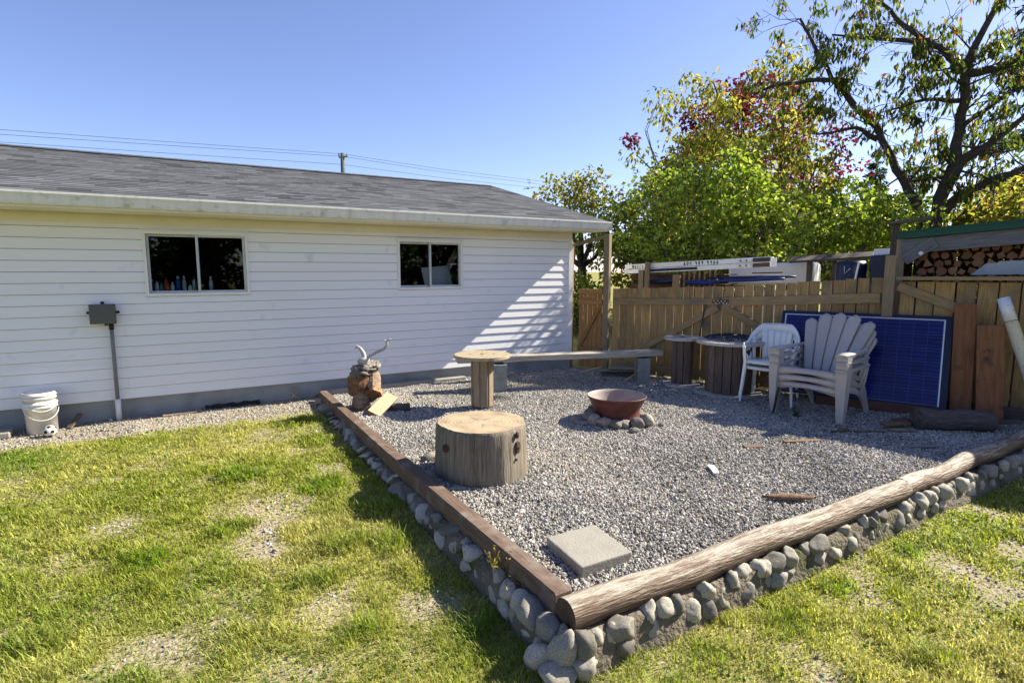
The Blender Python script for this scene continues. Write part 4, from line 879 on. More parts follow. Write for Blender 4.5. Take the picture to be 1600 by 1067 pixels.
# fire bowl with a ring of stones
fb = thing('fire_bowl', 'rusty red steel fire bowl set in a ring of stones', 'fire pit', (4.38, 5.03, GZ))
MB().lathe([(.285, -.04), (.283, .03), (.268, .06), (.264, .11), (.272, .15), (.296, .19), (.318, .235), (.328, .268), (.342, .278), (.346, .290), (.340, .296)], 56).build('bowl_outside', 'rust_paint', fb, False)
MB().lathe([(.340, .296), (.330, .290), (.316, .262), (.304, .235), (.282, .19), (.255, .13), (.25, .10), (.001, .085)], 56).build('bowl_inside', 'rust_inside', fb, False)
hm = [rock(3, .35, 1.0, 200 + k) for k in range(6)]
rr = random.Random(21); lab = ['pale rounded hearth stone', 'grey hearth stone', 'flat tan hearth stone']
va = math.atan2(-5.03, -4.38)
for i in range(17):
    a_ = va + (i - 8) * 2 * math.pi / 17 + rr.uniform(-.08, .08); r_ = rr.uniform(.31, .39); s_ = rr.uniform(.055, .095)
    o = link('hearth_stone', hm[i % 6], 'hearth_stone'); o.location = (4.38 + r_ * math.cos(a_), 5.03 + r_ * math.sin(a_), GZ + s_ * .45); o.scale = (s_, s_ * rr.uniform(.7, 1), s_ * rr.uniform(.6, .95)); o.rotation_euler = (rr.uniform(-.4, .4), rr.uniform(-.4, .4), rr.uniform(0, 6))
    tag(o, 'fist sized hearth stone in the ring around the fire bowl', 'stone', 'stones ringing the fire bowl')
for i in range(6):
    a_ = va + rr.uniform(-1.3, 1.3); r_ = rr.uniform(.45, .55); s_ = rr.uniform(.035, .06)
    o = link('hearth_stone', hm[i % 6], 'hearth_stone'); o.location = (4.38 + r_ * math.cos(a_), 5.03 + r_ * math.sin(a_), GZ + s_ * .35); o.scale = (s_ * 1.2, s_, s_ * .7); o.rotation_euler = (rr.uniform(-.4, .4), 0, rr.uniform(0, 6))
    tag(o, 'small loose stone just outside the fire bowl ring', 'stone', 'small stones outside the fire ring')
# stacked log rounds with driftwood, split logs
def chunk(name, label, loc, r, h, m, mend, seed, tilt=(0, 0), cut=None, cat='log', twist=.25, rough=.05):
    """a split length of log standing on end: bark or torn side faces, flat sawn ends, optional flat split side"""
    rd = random.Random(seed); t = thing(name, label, cat, loc); t.rotation_euler = (tilt[0], tilt[1], seed * 1.3)
    n_ = 16; base = [(2 * math.pi * i / n_, r * rd.uniform(.88, 1.12)) for i in range(n_)]; lv = 7; rows = []
    for k in range(lv):
        f = k / (lv - 1); row = []
        for a_, q in base:
            q2 = q * (1 + rough * (mnoise.noise(Vector((math.cos(a_) * 2.2, math.sin(a_) * 2.2, f * 2.5 + seed))) * 3 + rd.uniform(-.25, .25)) - .06 * abs(2 * f - 1) ** 3); x, y = q2 * math.cos(a_ + twist * f), q2 * math.sin(a_ + twist * f)
            if cut is not None and y < -cut * r: y = -cut * r + rd.uniform(-.008, .008) + .012 * math.sin(f * 7 + x * 30)
            row.append((x, y, (f - .5) * h + .03 * h * math.sin(a_ * 2 + seed)))
        rows.append(row)
    vs = [q for row in rows for q in row]; fs = [(a_ * n_ + i, a_ * n_ + (i + 1) % n_, (a_ + 1) * n_ + (i + 1) % n_, (a_ + 1) * n_ + i) for a_ in range(lv - 1) for i in range(n_)]
    MB().add(vs, fs, False).build('split_side', m, t, False)
    for row, s_ in ((rows[0], -1), (rows[-1], 1)):
        c = (sum(q[0] for q in row) / n_, sum(q[1] for q in row) / n_, row[0][2] + s_ * .006); MB().add(list(row) + [c], [((i + 1) % n_, i, n_) if s_ < 0 else (i, (i + 1) % n_, n_) for i in range(n_)]).build('cut_end', mend, t, False)
    return t
wx, wy = 1.985, 7.02
chunk('log_round', 'tan split log round at the bottom of the wood stack', (wx - .01, wy + .04, GZ + .10), .165, .22, 'split_tan', 'firewood_end', 1, (.10, .10), .35)
chunk('log_round', 'dark red brown split log in the middle of the wood stack', (wx - .05, wy + .06, GZ + .315), .145, .24, 'split_red', 'firewood_end', 2, (-.10, .16), .25)
chunk('log_round', 'pale brown split log wedge slanting under the grey burl', (wx + .075, wy - .01, GZ + .34), .105, .26, 'split_tan', 'split_cream', 3, (.35, -.55), .1)
chunk('log_round', 'reddish split log wedge low at the front of the wood stack', (wx + .02, wy - .10, GZ + .19), .085, .26, 'split_red', 'firewood_end', 5, (.9, .75), .1)
bl = thing('wood_burl', 'gnarled grey weathered burl on top of the wood stack', 'burl', (wx, wy + .02, GZ + .50))
for i, (ox, oy, oz, sx_, sy_, sz_) in enumerate(((-.02, 0, 0, .15, .13, .07), (.07, -.02, .045, .11, .09, .045), (-.10, -.02, -.03, .07, .07, .09), (.12, .0, .03, .05, .06, .07), (-.03, -.09, .02, .07, .05, .04), (-.14, .0, -.06, .04, .04, .05))):
    o = link('burl_lobe', rock(3, .85, 1.9, 300 + i * 3), 'burl_grey', bl, False); o.location = (ox, oy, oz); o.scale = (sx_, sy_, sz_); o.rotation_euler = (.2 * i, -.15 * i, i)
dw = thing('driftwood', 'twisted pale grey driftwood antler on top of the burl', 'driftwood', (wx - .015, wy, GZ + .58))
MB().tube([(-.05, 0, 0), (-.02, .01, .03), (.02, 0, .05), (.05, 0, .03)], [.05, .06, .06, .035], 10, jitter=.15).build('root', 'driftwood', dw, False)
cr = Vector((math.cos(R(30.4)), -math.sin(R(30.4)), 0))
def dpt(u, z, d_=0): return tuple(cr * u + Vector((.5, .86, 0)) * d_ + Vector((0, 0, z)))
MB().tube([dpt(.0, .04), dpt(.0, .10), dpt(-.015, .15), dpt(-.05, .20), dpt(-.09, .225), dpt(-.105, .20)], [.032, .028, .026, .022, .020, .012], 10, jitter=.08).build('antler', 'driftwood', dw, False)
MB().tube([dpt(.02, .04), dpt(.05, .09), dpt(.12, .13, .01), dpt(.19, .165, .02), dpt(.25, .19, .02), dpt(.285, .235, .02), dpt(.285, .29, .01), dpt(.31, .305), dpt(.345, .315)], [.028, .022, .021, .020, .018, .020, .017, .012, .006], 10, jitter=.08).build('antler', 'driftwood', dw, False)
MB().tube([dpt(.285, .28, .01), dpt(.262, .30), dpt(.255, .31)], [.013, .010, .004], 8).build('antler_tip', 'driftwood', dw, False)
# half log leaning in front, plus a small dark log
hl = thing('split_log', 'cream coloured split log leaning against the wood stack', 'log', (2.06, 6.83, GZ + .10))
M = frame_of((1.95, 6.62, .085), (2.27, 6.86, .235), (-.35, -.75, .62)); hl.rotation_euler = M.to_euler(); hl.location = M.translation
arc = [(.085 * math.cos(a_), -.095 * math.sin(a_)) for a_ in [math.pi * i / 10 for i in range(11)]]
k = MB(); vs = [(x, y, z) for x in (-.21, .21) for y, z in arc]; k.add(vs, [(i, 11 + i, 12 + i, i + 1) for i in range(10)], True); k.build('bark', 'split_tan', hl, False)
k = MB(); k.add([(x, .085 - .17 * j / 8, .002 * math.sin(j * 2.2) + .004) for x in (-.21, .21) for j in range(9)], [(i, i + 1, 10 + i, 9 + i) for i in range(8)], True); k.build('split_face', 'split_cream', hl, False)
for s_ in (-.211, .211): MB().add([(s_, y, z) for y, z in arc], [tuple(range(11))]).build('cut_end', 'firewood_end', hl, False)
log('small_log', (2.13, 6.80, GZ + .055), (2.42, 6.66, GZ + .052), .058, .054, 'bark_log', 'log_end', 'short dark bark covered log on the gravel beside the split log', 12, 5)

# ---------------------------------------------------------------- chairs
def adirondack(label, m='plastic_taupe'):
    """front towards local -Y"""
    t = thing('adirondack_chair', label, 'chair', (0, 0, 0), 0, 'stacked plastic garden chairs with fan backs')
    W = .30
    # seat shell, curved, with front apron
    P = [[(x, y, z) for x in np.linspace(-W, W, 7)] for y, z in [(-.335, .285), (-.345, .36), (-.33, .392), (-.28, .395), (-.15, .365), (0, .32), (.12, .285), (.20, .27)]]
    P[0] = [(x, y, z + .055 * math.cos(x / W * 1.4)) for x, y, z in P[0]]
    MB().grid(P, two=.016).build('seat', m, t, False)
    for i in range(5):                                # fan back
        xb, xt = (i - 2) * .085, (i - 2) * .150; wb, wt = .039, .073; zt = .98 - .016 * (i - 2) ** 2 - (.02 if abs(i - 2) == 2 else 0)
        rows = []
        for f in [0, .12, .25, .4, .55, .7, .8, .87, .92, .955, .98, 1.0]:
            z = .27 + (zt - .27) * f; y = .14 + .34 * f ** 1.15; c = xb + (xt - xb) * f; w = wb + (wt - wb) * f
            if f > .9: w *= math.sqrt(max(1 - ((f - .9) / .108) ** 2, .10))
            bow = -.015 * math.cos((i - 2) * .6) + .018 * (abs(i - 2) / 2) ** 2 * -1
            rows.append([(c - w, y + bow, z), (c - w * .5, y + bow + .006, z + .004), (c + w * .5, y + bow + .006, z + .004), (c + w, y + bow, z)])
        MB().grid(rows, two=-.018).build('back_slat', m, t, False)
    MB().tube([(-.34, .30, .60), (-.18, .335, .60), (0, .345, .60), (.18, .335, .60), (.34, .30, .60)], .018, 8).build('back_rail', m, t, False)
    for s_ in (-1, 1):
        # front leg: broad tapered plate folded round the corner
        k = MB(); rows = []
        for z, xi, xo, yf, yb in ((.0, .315, .378, -.335, -.275), (.20, .305, .385, -.345, -.265), (.42, .293, .392, -.352, -.245), (.575, .288, .398, -.355, -.235), (.592, .292, .394, -.350, -.24)):
            rows.append([(s_ * xi, yf, z), (s_ * xo, yf, z), (s_ * xo, yb, z), (s_ * xi, yb, z)])
        vs = [q for r_ in rows for q in r_]; nr = len(rows); fs = [(a_ * 4 + b_, a_ * 4 + (b_ + 1) % 4, a_ * 4 + 4 + (b_ + 1) % 4, a_ * 4 + 4 + b_) for a_ in range(nr - 1) for b_ in range(4)] + [(3, 2, 1, 0), tuple(range((nr - 1) * 4, nr * 4))]
        if s_ < 0: fs = [tuple(reversed(f)) for f in fs]
        k.add(vs, fs).build('front_leg', m, t, False)
        # armrest
        rows = [[(s_ * xi, y, z), (s_ * (xi + xo) / 2, y, z + .008), (s_ * xo, y, z)] for y, xi, xo, z in ((-.40, .30, .385, .592), (-.385, .285, .40, .600), (-.2, .282, .405, .606), (0, .292, .395, .606), (.18, .305, .375, .604), (.30, .315, .36, .602), (.33, .32, .35, .60))]
        MB().grid(rows, two=.026 * s_).build('armrest', m, t, False)
        # arched rear leg
        rows = []
        for y, z, h in ((-.30, .34, .05), (-.1, .325, .06), (.08, .29, .07), (.24, .235, .07), (.36, .15, .065), (.43, .06, .06), (.455, 0, .055)):
            dy, dz = (.0, h) if y < .1 else (h * .75, h * .45)
            rows.append((y, z, dy, dz))
        vs = [(s_ * x, y + dy * e, z + dz * e) for y, z, dy, dz in rows for x, e in ((.27, 0), (.305, 0), (.305, 1), (.27, 1))]; nr = len(rows)
        fs = [(a_ * 4 + b_, a_ * 4 + (b_ + 1) % 4, a_ * 4 + 4 + (b_ + 1) % 4, a_ * 4 + 4 + b_) for a_ in range(nr - 1) for b_ in range(4)] + [(3, 2, 1, 0), tuple(range((nr - 1) * 4, nr * 4))]
        MB().add(vs, fs).build('rear_leg', m, t, False)
        MB().tube([(s_ * .31, .20, .25), (s_ * .325, .27, .42), (s_ * .335, .30, .60)], .016, 8).build('arm_support', m, t, False)
    return t
AZ = math.atan2(-.99, .08)                                  # where local +X points when the front faces -X
ad = adirondack('lowest taupe fan back chair in the stack before the solar panel')
def put(o, x, y, z, rz): o.location = (x, y, z); o.rotation_euler = (0, 0, rz)
AX, AY = 6.74, 4.0; ga = gz_(AX, AY) - .005; fx = -90
ad.scale = (1.14, 1.08, 1.06); put(ad, AX, AY, ga, R(-84))
for i, lab_ in ((1, 'middle taupe fan back chair of the stack before the solar panel'), (2, 'topmost taupe fan back chair of the stack before the solar panel')):
    c = copy_tree(ad); c['label'] = lab_; put(c, AX - .012 * i, AY + .004 * i, ga + .088 * i, R(-84 + i))
def monobloc(label, m='plastic_white'):
    t = thing('plastic_armchair', label, 'chair', (0, 0, 0), 0, 'stacked white plastic armchairs')
    P = [[(x * w, y, z + .012 * (x * x)) for x in np.linspace(-1, 1, 7)] for y, w, z in ((-.245, .235, .385), (-.25, .245, .41), (-.22, .25, .422), (-.05, .245, .41), (.12, .225, .40), (.20, .21, .405))]
    MB().grid(P, two=.014).build('seat', m, t, False)
    def path(u):                                       # horseshoe, u in [-1,1], 0 = middle of the back
        a_ = u * R(100); r_ = .27
        if abs(u) < .62: x, y = r_ * math.sin(a_ * 1.28), .02 + r_ * math.cos(a_ * 1.28) * .92
        else:
            f = (abs(u) - .62) / .38; a0 = R(100) * .62 * 1.28; x0, y0 = r_ * math.sin(a0), .02 + r_ * math.cos(a0) * .92
            x, y = math.copysign(x0 + .012 * math.sin(f * 3), u), y0 - f * .31
        return x, y
    def top(u): a_ = abs(u); return .835 - .02 * a_ if a_ < .28 else .835 - .0056 - .20 * min(1, (a_ - .28) / .40) ** 1.15 if a_ < .68 else .635 - .02 * (a_ - .68)
    us = np.linspace(-1, 1, 45)
    lean = lambda z: .10 * max(z - .42, 0)
    # rail: broad at the back, becoming the armrest
    rows = []
    for u in us:
        x, y = path(u); zt = top(u); hb = .10 if abs(u) < .3 else .10 - .055 * min(1, (abs(u) - .3) / .35); o_ = 1 + .0 * u
        L_ = lean(zt) * max(0, 1 - abs(u) / .75); rows.append([(x * 1.0, y + L_, zt - hb), (x * 1.015, y + L_ + .006, zt - hb * .4), (x * 1.05, y + L_ * 1.0 + .008, zt), (x * 1.10, y + L_ + .012, zt - .008)])
    MB().grid(rows, two=-.012).build('arm_rail', m, t, False)
    for k in range(5):                                  # back splats between seat and rail
        u0 = -.30 + k * .124; uu = np.linspace(u0, u0 + .1225, 4); rows = []
        for f in np.linspace(0, 1, 7):
            r_ = []
            for u in uu:
                x, y = path(u); z = .40 + (top(u) - .085 - .40) * f; r_.append((x * (.82 + .18 * f), y * (.86 + .14 * f) + lean(z) * (1 - abs(u) / .75), z))
            rows.append(r_)
        MB().grid(rows, two=.010).build('back_splat', m, t, False)
    for s_ in (-1, 1):
        x, y = path(s_ * .5)
        MB().tube([(s_ * .215, .10, .40), (x * .97, y - .02, .52), (x, y, top(.5) - .04)], [.022, .016, .020], 8).build('arm_strut', m, t, False)
        MB().grid([[(s_ * .235, -.20 + .24 * g, .405) for g in np.linspace(0, 1, 5)], [(s_ * .252, -.20 + .24 * g, .45 + .05 * (2 * g - 1) ** 2) for g in np.linspace(0, 1, 5)]], two=.01 * s_).build('seat_side', m, t, False)
        xf, yf = path(s_ * 1.0)
        def leg(nm, pts):
            vs = [(px_ + s_ * dx, py_ + dy, pz_) for px_, py_, pz_, w in pts for dx, dy in ((-w * .4, -w), (w * .5, -w), (w * .5, w * .6), (w * .15, w * .6), (w * .15, -w * .5), (-w * .4, -w * .5))]; nr = len(pts)
            fs = [(a_ * 6 + b_, a_ * 6 + (b_ + 1) % 6, a_ * 6 + 6 + (b_ + 1) % 6, a_ * 6 + 6 + b_) for a_ in range(nr - 1) for b_ in range(6)] + [(5, 4, 3, 2, 1, 0), tuple(range((nr - 1) * 6, nr * 6))]
            MB().add(vs, fs).build(nm, m, t, False)
        leg('front_leg', [(s_ * .285, -.285, 0, .026), (s_ * .262, -.255, .25, .030), (s_ * .25, -.225, .42, .034), (xf, yf, .60, .036)])
        leg('rear_leg', [(s_ * .26, .31, 0, .026), (s_ * .235, .245, .25, .030), (s_ * .215, .20, .42, .034)])
    return t
mo = monobloc('lower white plastic armchair in the stack beside the large spool')
MX, MY = 6.82, 4.73; mo.scale = (1.10, 1.08, 1.14); put(mo, MX, MY, gz_(MX, MY) - .004, R(-66))
c = copy_tree(mo); c['label'] = 'upper white plastic armchair nested in the lower one beside the large spool'; put(c, MX - .01, MY + .005, gz_(MX, MY) + .075, R(-65))
b_ = MB().tube([(6.24, 4.28, GZ + .0), (6.38, 4.30, GZ + .40), (6.47, 4.32, GZ + .64)], .013, 8); tag(b_.build('iron_rod', 'black_iron'), 'dark iron rod leaning on the taupe chair stack', 'rod')

# ---------------------------------------------------------------- solar panel leaning on the fence
so = thing('solar_panel', 'large dark blue solar panel leaning against the fence', 'solar panel', tuple(FP(4.3, .13, .42)))
c0, c1 = FP(3.36, .15, .43), FP(5.27, .15, .43); t0_, t1_ = FP(3.36, 1.235, .09), FP(5.27, 1.285, .09)
M = Matrix.Identity(4); X = (c1 - c0).normalized(); Yv = (t0_ - c0); Yv = (Yv - X * Yv.dot(X)); PH = Yv.length; Yv.normalize(); Z = X.cross(Yv)
if Z.dot(FN) < 0: Z = -Z
PW = (c1 - c0).length
so.location = c0; so.rotation_euler = Matrix((X, Yv, Z)).transposed().to_euler()
MB().box(.0, PW, 0, PH, -.035, -.004).build('back_sheet', 'panel_frame_dark', so, False)
MB().box(.055, PW - .085, .03, PH - .055, -.003, .001).build('cell_backing', 'panel_back', so, False)
cw, chh = (PW - .155) / 12, (PH - .10) / 6
cell = MB().box(.0012, cw - .0012, .002, chh - .002, .0015, .003).mesh('cell'); cell.materials.append(MATS['panel_cell'])
bar = MB(); 
for i in range(12):
    for j in range(6):
        o = link('cell', cell, 'panel_cell', so, False); o.location = (.063 + i * cw, .037 + j * chh, 0)
for j in range(6):
    for f in (.2, .5, .8): bar.box(.06, PW - .09, .037 + (j + f) * chh - .0009, .037 + (j + f) * chh + .0009, .0035, .0042)
bar.build('busbar', 'panel_back', so, False)
fr = MB().box(0, .04, 0, PH, -.003, .012).box(PW - .07, PW, 0, PH, -.003, .012).box(.04, PW - .07, PH - .04, PH, -.003, .012).box(.04, PW - .07, 0, .02, -.003, .012).build('frame', 'panel_frame_dark', so, False)
MB().box(.042, .056, .02, PH - .045, .004, .0125).box(PW - .086, PW - .072, .02, PH - .045, .004, .0125).box(.056, PW - .086, PH - .054, PH - .044, .004, .0125).build('inner_trim', 'panel_frame', so, False)
o = beam('base_board', FP(3.9, .075, .47), FP(5.40, .085, .47), .05, .15, 'red_wood', None); tag(o, 'dark reddish board lying under the solar panel', 'board')
# heavy brown beams, pipe, log, scraps at the right
o = beam('brown_beam', FP(5.41, .03, .24), FP(5.37, 1.40, .17), .085, .21, 'brown_beam', None, up=tuple(FD)); tag(o, 'tall reddish brown beam standing right beside the solar panel', 'beam')
o = beam('brown_beam', FP(5.68, .03, .31), FP(5.61, 1.165, .24), .10, .25, 'brown_beam', None, up=tuple(FD)); tag(o, 'shorter stamped brown beam standing nearest the white pipe', 'beam')
k = MB(); stamp = o
for a_ in range(16):
    q = 2 * math.pi * a_ / 16; c = FP(5.60 + .018 * math.cos(q), .86 + .03 * math.sin(q), .2955 + .012); k.obox(c, FD * .004, FN * .002, (0, 0, .004))
for z in (.80, .77, .70, .62, .60, .56): k.obox(FP(5.60 + .004 * math.sin(z * 90), z, .314 - z * .0 - (z - .8) * -.06 + .001), FD * .012, FN * .003, (0, 0, .005))
k.build('stamp_mark', 'ink_black', stamp)
p0, p1 = FP(5.70, 1.48, .21), FP(6.18, .02, .50)
t = thing('plastic_pipe', 'white plastic drain pipe leaning against the fence at the right edge', 'pipe', tuple(p1))
n = 24; M = frame_of(p0, p1); Lp = (p1 - p0).length; k = MB(); rp = .062
k.v = []; prof = [(-Lp / 2, rp - .005), (-Lp / 2, rp), (-Lp / 2 + .28, rp), (-Lp / 2 + .28, rp * .995), (Lp / 2, rp * .995), (Lp / 2, rp - .005), (-Lp / 2, rp - .005)]
vs = [tuple(M @ Vector((x, r_ * math.cos(2 * math.pi * i / n), r_ * math.sin(2 * math.pi * i / n)))) for x, r_ in prof for i in range(n)]
k.add(vs, [(a_ * n + i, a_ * n + (i + 1) % n, (a_ + 1) * n + (i + 1) % n, (a_ + 1) * n + i) for a_ in range(len(prof) - 1) for i in range(n)], True); k.build('pipe_wall', 'pvc', t)
k = MB(); k.add([tuple(M @ Vector((x, (rp + .0012) * math.cos(2 * math.pi * i / n), (rp + .0012) * math.sin(2 * math.pi * i / n)))) for x in (-Lp / 2 + .275, -Lp / 2 + .283) for i in range(n)], [(i, (i + 1) % n, n + (i + 1) % n, n + i) for i in range(n)]); k.build('cut_line', 'dark_wood', t)
for i in range(14):
    x = -Lp / 2 + .1 + i * .1; a_ = random.uniform(0, 6.28)
    for a_ in (0.6, 2.4, 4.2):
        c = M @ Vector((x, rp * math.cos(a_ + i), rp * math.sin(a_ + i))); nrm = (M.to_3x3() @ Vector((0, math.cos(a_ + i), math.sin(a_ + i))))
        u = nrm.orthogonal().normalized(); w = nrm.cross(u); MB().add([tuple(c + nrm * .0012 + (u * math.cos(q) + w * math.sin(q)) * .005) for q in [k_ * 1.047 for k_ in range(6)]], [tuple(range(6))]).build('drain_hole', 'ink_black', t)
log('bark_log', (7.02, 3.05, .155), (7.62, 2.60, .150), .118, .112, 'bark_log', 'log_dark', 'thick dark bark covered log lying in front of the brown beams', 22, 10, .05)
def scrap(p0, p1, w, h, m, label): tag(beam('wood_scrap', p0, p1, w, h, m, None, bev=.003), label, 'wood scrap')
scrap((6.72, 3.25, .085), (6.98, 3.12, .105), .10, .03, 'bark_chip', 'flat brown wood offcut beside the left end of the bark log')
scrap((6.62, 3.13, .07), (6.86, 2.98, .07), .05, .02, 'split_tan', 'tan wood splinter on the gravel left of the bark log')
scrap((6.9, 3.22, .12), (7.06, 3.16, .12), .09, .03, 'dark_wood', 'dark offcut tucked between bark log and base board')
scrap((6.02, 3.42, .065), (6.5, 3.12, .065), .04, .018, 'bark_chip', 'long thin brown lath in the shade before the chair stack')
scrap((5.25, 3.46, .062), (5.62, 3.30, .062), .05, .015, 'bark_chip', 'thin brown bark strip on sunlit gravel at the shade edge')
scrap((6.15, 2.75, .062), (6.42, 2.60, .062), .05, .015, 'grey_wood', 'pale splinter on the shaded gravel near the border log')
scrap((7.72, 2.70, .10), (7.96, 2.44, .14), .10, .035, 'dark_wood', 'dark plank end wedged between bark log and fence')
scrap((4.75, 3.55, .062), (4.93, 3.47, .062), .07, .015, 'bark_chip', 'small reddish bark chip on the sunlit gravel')
k = MB(); k.grid([[(3.80 + .35 * f, 2.66 - .22 * f + .045 * math.cos(q) * (1 - abs(2 * f - 1) ** 3), .055 + .035 * math.sin(q) * (1 - .5 * abs(2 * f - 1))) for q in np.linspace(0, math.pi, 7)] for f in np.linspace(0, 1, 10)], two=.008)
tag(k.build('bark_piece', 'bark_chip'), 'curled dark bark piece on gravel near the long border log', 'bark')
k = MB(); k.prism([(3.86, 3.17), (3.90, 3.145), (3.96, 3.22), (4.02, 3.30), (4.0, 3.33), (3.97, 3.335), (3.92, 3.25)], .068, .082)
tag(k.build('plastic_scrap', 'white_paint'), 'small white scrap lying on the open gravel', 'scrap')
# loose boards behind the bench by the gate
BP = [((5.35, 7.72, .06), (5.98, 7.95, .06), .10, .03, 'grey_wood', 'pale board lying at the foot of the garage corner'),
      ((6.0, 7.28, .09), (6.62, 6.82, .10), .14, .05, 'dark_wood', 'lowest dark board of the pile behind the bench'),
      ((5.92, 7.32, .15), (6.66, 6.84, .15), .10, .04, 'grey_wood', 'grey board across the middle of the pile behind the bench'),
      ((6.05, 7.18, .205), (6.52, 6.70, .215), .12, .035, 'grey_wood', 'topmost pale board of the pile behind the bench'),
      ((5.78, 7.6, .09), (6.10, 7.40, .18), .03, .02, 'split_cream', 'thin pale stick slanting at the left of the board pile'),
      ((5.98, 6.68, .075), (6.20, 6.70, .16), .025, .02, 'split_cream', 'thin pale stick leaning on the upright concrete block')]
for p0, p1, w, h, m_, lab in BP: tag(beam('loose_board', p0, p1, w, h, m_), lab, 'board', 'loose boards near the gate')
# dry weeds on the squared timber
def weed(loc, label, h, n, tone, seed):
    r_ = np.random.RandomState(seed); V = []; F = []; C = []
    for i in range(n):
        b0 = np.array(loc) + np.r_[r_.normal(0, .02, 2), 0]; d_ = r_.normal(0, .45, 3); d_[2] = abs(d_[2]) + .6; d_ /= np.linalg.norm(d_); L_ = h * r_.uniform(.5, 1)
        for j in range(5):
            p = b0 + d_ * L_ * (j + 1) / 5; q = r_.normal(0, 1, 3); q /= np.linalg.norm(q); s_ = np.cross(q, d_); s_ /= np.linalg.norm(s_); k0 = len(V)
            V += [p, p + q * .018 + s_ * .005, p + q * .03, p + q * .018 - s_ * .005]; F.append([k0, k0 + 1, k0 + 2, k0 + 3]); C += [np.array(tone) * r_.uniform(.6, 1.3)] * 4
        s_ = np.array([d_[1], -d_[0], 0]) * .0016; k0 = len(V); V += [b0 - s_, b0 + s_, b0 + d_ * L_ + s_, b0 + d_ * L_ - s_]; F.append([k0, k0 + 1, k0 + 2, k0 + 3]); C += [np.array(tone) * .7] * 4
    tag(link('weed', np_mesh('weed', np.array(V), np.array(F), np.array(C)), 'leaf'), label, 'weed')
weed((1.57, 2.80, -.01), 'dry yellowish weed growing over the squared timber near the corner', .16, 26, (.30, .24, .07), 1)
weed((1.56, 2.62, -.02), 'dry weed on the wall face closest to the log corner', .13, 18, (.28, .22, .07), 2)
weed((1.52, 3.2, -.06), 'green weed in the cobble wall below the squared timber', .10, 24, (.08, .13, .03), 3)
weed((6.35, 4.05, .05), 'low dark green weed under the taupe chair stack', .12, 24, (.05, .10, .02), 4)
weed((6.15, 3.35, .05), 'small dry brown weed on gravel before the chair stack', .10, 16, (.16, .12, .05), 5)
weed((1.30, 8.12, .0), 'dry grass stalks at the foundation left of the wood stack', .26, 12, (.32, .27, .12), 6)

# small chips and leaf bits lying on the gravel
rs = np.random.RandomState(77); n = 420; x = rs.uniform(1.9, 8, n); y = rs.uniform(2.5, 8, n); k = inside_gravel(x, y); x, y = x[k], y[k]; n = len(x)
az = rs.uniform(0, 6.28, n); Lc = rs.uniform(.012, .045, n); Wc = rs.uniform(.004, .012, n); z = gravel_z(x, y) + .014
D = np.stack([np.cos(az), np.sin(az), rs.normal(0, .15, n)], -1); S = np.stack([-np.sin(az), np.cos(az), rs.normal(0, .2, n)], -1); P0 = np.stack([x, y, z], -1)
V = np.stack([P0 - D * Lc[:, None], P0 + S * Wc[:, None] + [0, 0, .004], P0 + D * Lc[:, None], P0 - S * Wc[:, None]], 1).reshape(-1, 3); F = np.arange(n)[:, None] * 4 + np.arange(4)[None]
C = np.array([(.12, .075, .04), (.22, .15, .08), (.30, .24, .13), (.07, .05, .035)])[rs.randint(0, 4, n)]
tag(link('wood_chips', np_mesh('wood_chips', V, F, np.repeat(C, 4, 0)), 'leaf'), 'scattered brown bark chips and dry leaf bits on the gravel', 'wood chips', kind='stuff')

# ================================================================== woodshed and neighbour's yard behind the fence
OB = -.45
ws = thing('woodshed', 'grey woodshed with green metal roof edge behind the right fence', 'shed', tuple(FP(5.6, 0, -.9)))
beam('post', FP(4.66, 0, OB), FP(4.66, 2.21, OB), .10, .09, 'post_wood', ws, up=up_)
beam('post', FP(4.58, 0, OB - .12), FP(4.58, 2.41, OB - .12), .09, .09, 'dark_wood', ws, up=up_)
beam('post', FP(7.6, 0, OB), FP(7.6, 2.45, OB), .10, .09, 'post_wood', ws, up=up_)
beam('header_board', FP(4.66, 2.105, OB + .03), FP(7.7, 2.36, OB + .03), .04, .19, 'grey_board', ws)
beam('knee_brace', FP(4.70, 1.93, OB + .055), FP(5.03, 2.17, OB + .055), .15, .03, 'grey_board', ws, up=up_)
beam('roof_edge', FP(4.62, 2.255, OB + .10), FP(7.8, 2.505, OB + .10), .02, .105, 'green_metal', ws)
k = MB(); k.add([tuple(FP(t_, z, o_)) for t_, z, o_ in ((4.62, 2.30, OB + .12), (7.8, 2.55, OB + .12), (7.8, 2.45, OB - 1.3), (4.62, 2.20, OB - 1.3))] + [tuple(FP(t_, z - .02, o_)) for t_, z, o_ in ((4.62, 2.30, OB + .12), (7.8, 2.55, OB + .12), (7.8, 2.45, OB - 1.3), (4.62, 2.20, OB - 1.3))],
            [(0, 1, 2, 3), (7, 6, 5, 4), (0, 4, 5, 1), (1, 5, 6, 2), (2, 6, 7, 3), (3, 7, 4, 0)]); k.build('roof_sheet', 'green_metal', ws)
beam('cap_board', FP(4.50, 2.425, OB - .1), FP(4.98, 2.475, OB - .1), .30, .035, 'dark_wood', ws)
for i in range(12):
    beam('back_board', FP(4.66 + i * .255, .1, OB - 1.1), FP(4.66 + i * .255, 2.2 + i * .02, OB - 1.1), .245, .02, 'dark_wood', ws, up=up_)
beam('side_wall', FP(4.63, 1.1, OB - .15), FP(4.63, 1.1, OB - 1.08), .03, 2.1, 'dark_wood', ws)
k = MB(); bm = bmesh.new(); bmesh.ops.create_uvsphere(bm, u_segments=12, v_segments=8, radius=.027); me = bpy.data.meshes.new('bulb'); bm.to_mesh(me); bm.free()
o = link('bulb', me, 'white_paint', ws); o.location = FP(4.885, 2.015, OB + .10)
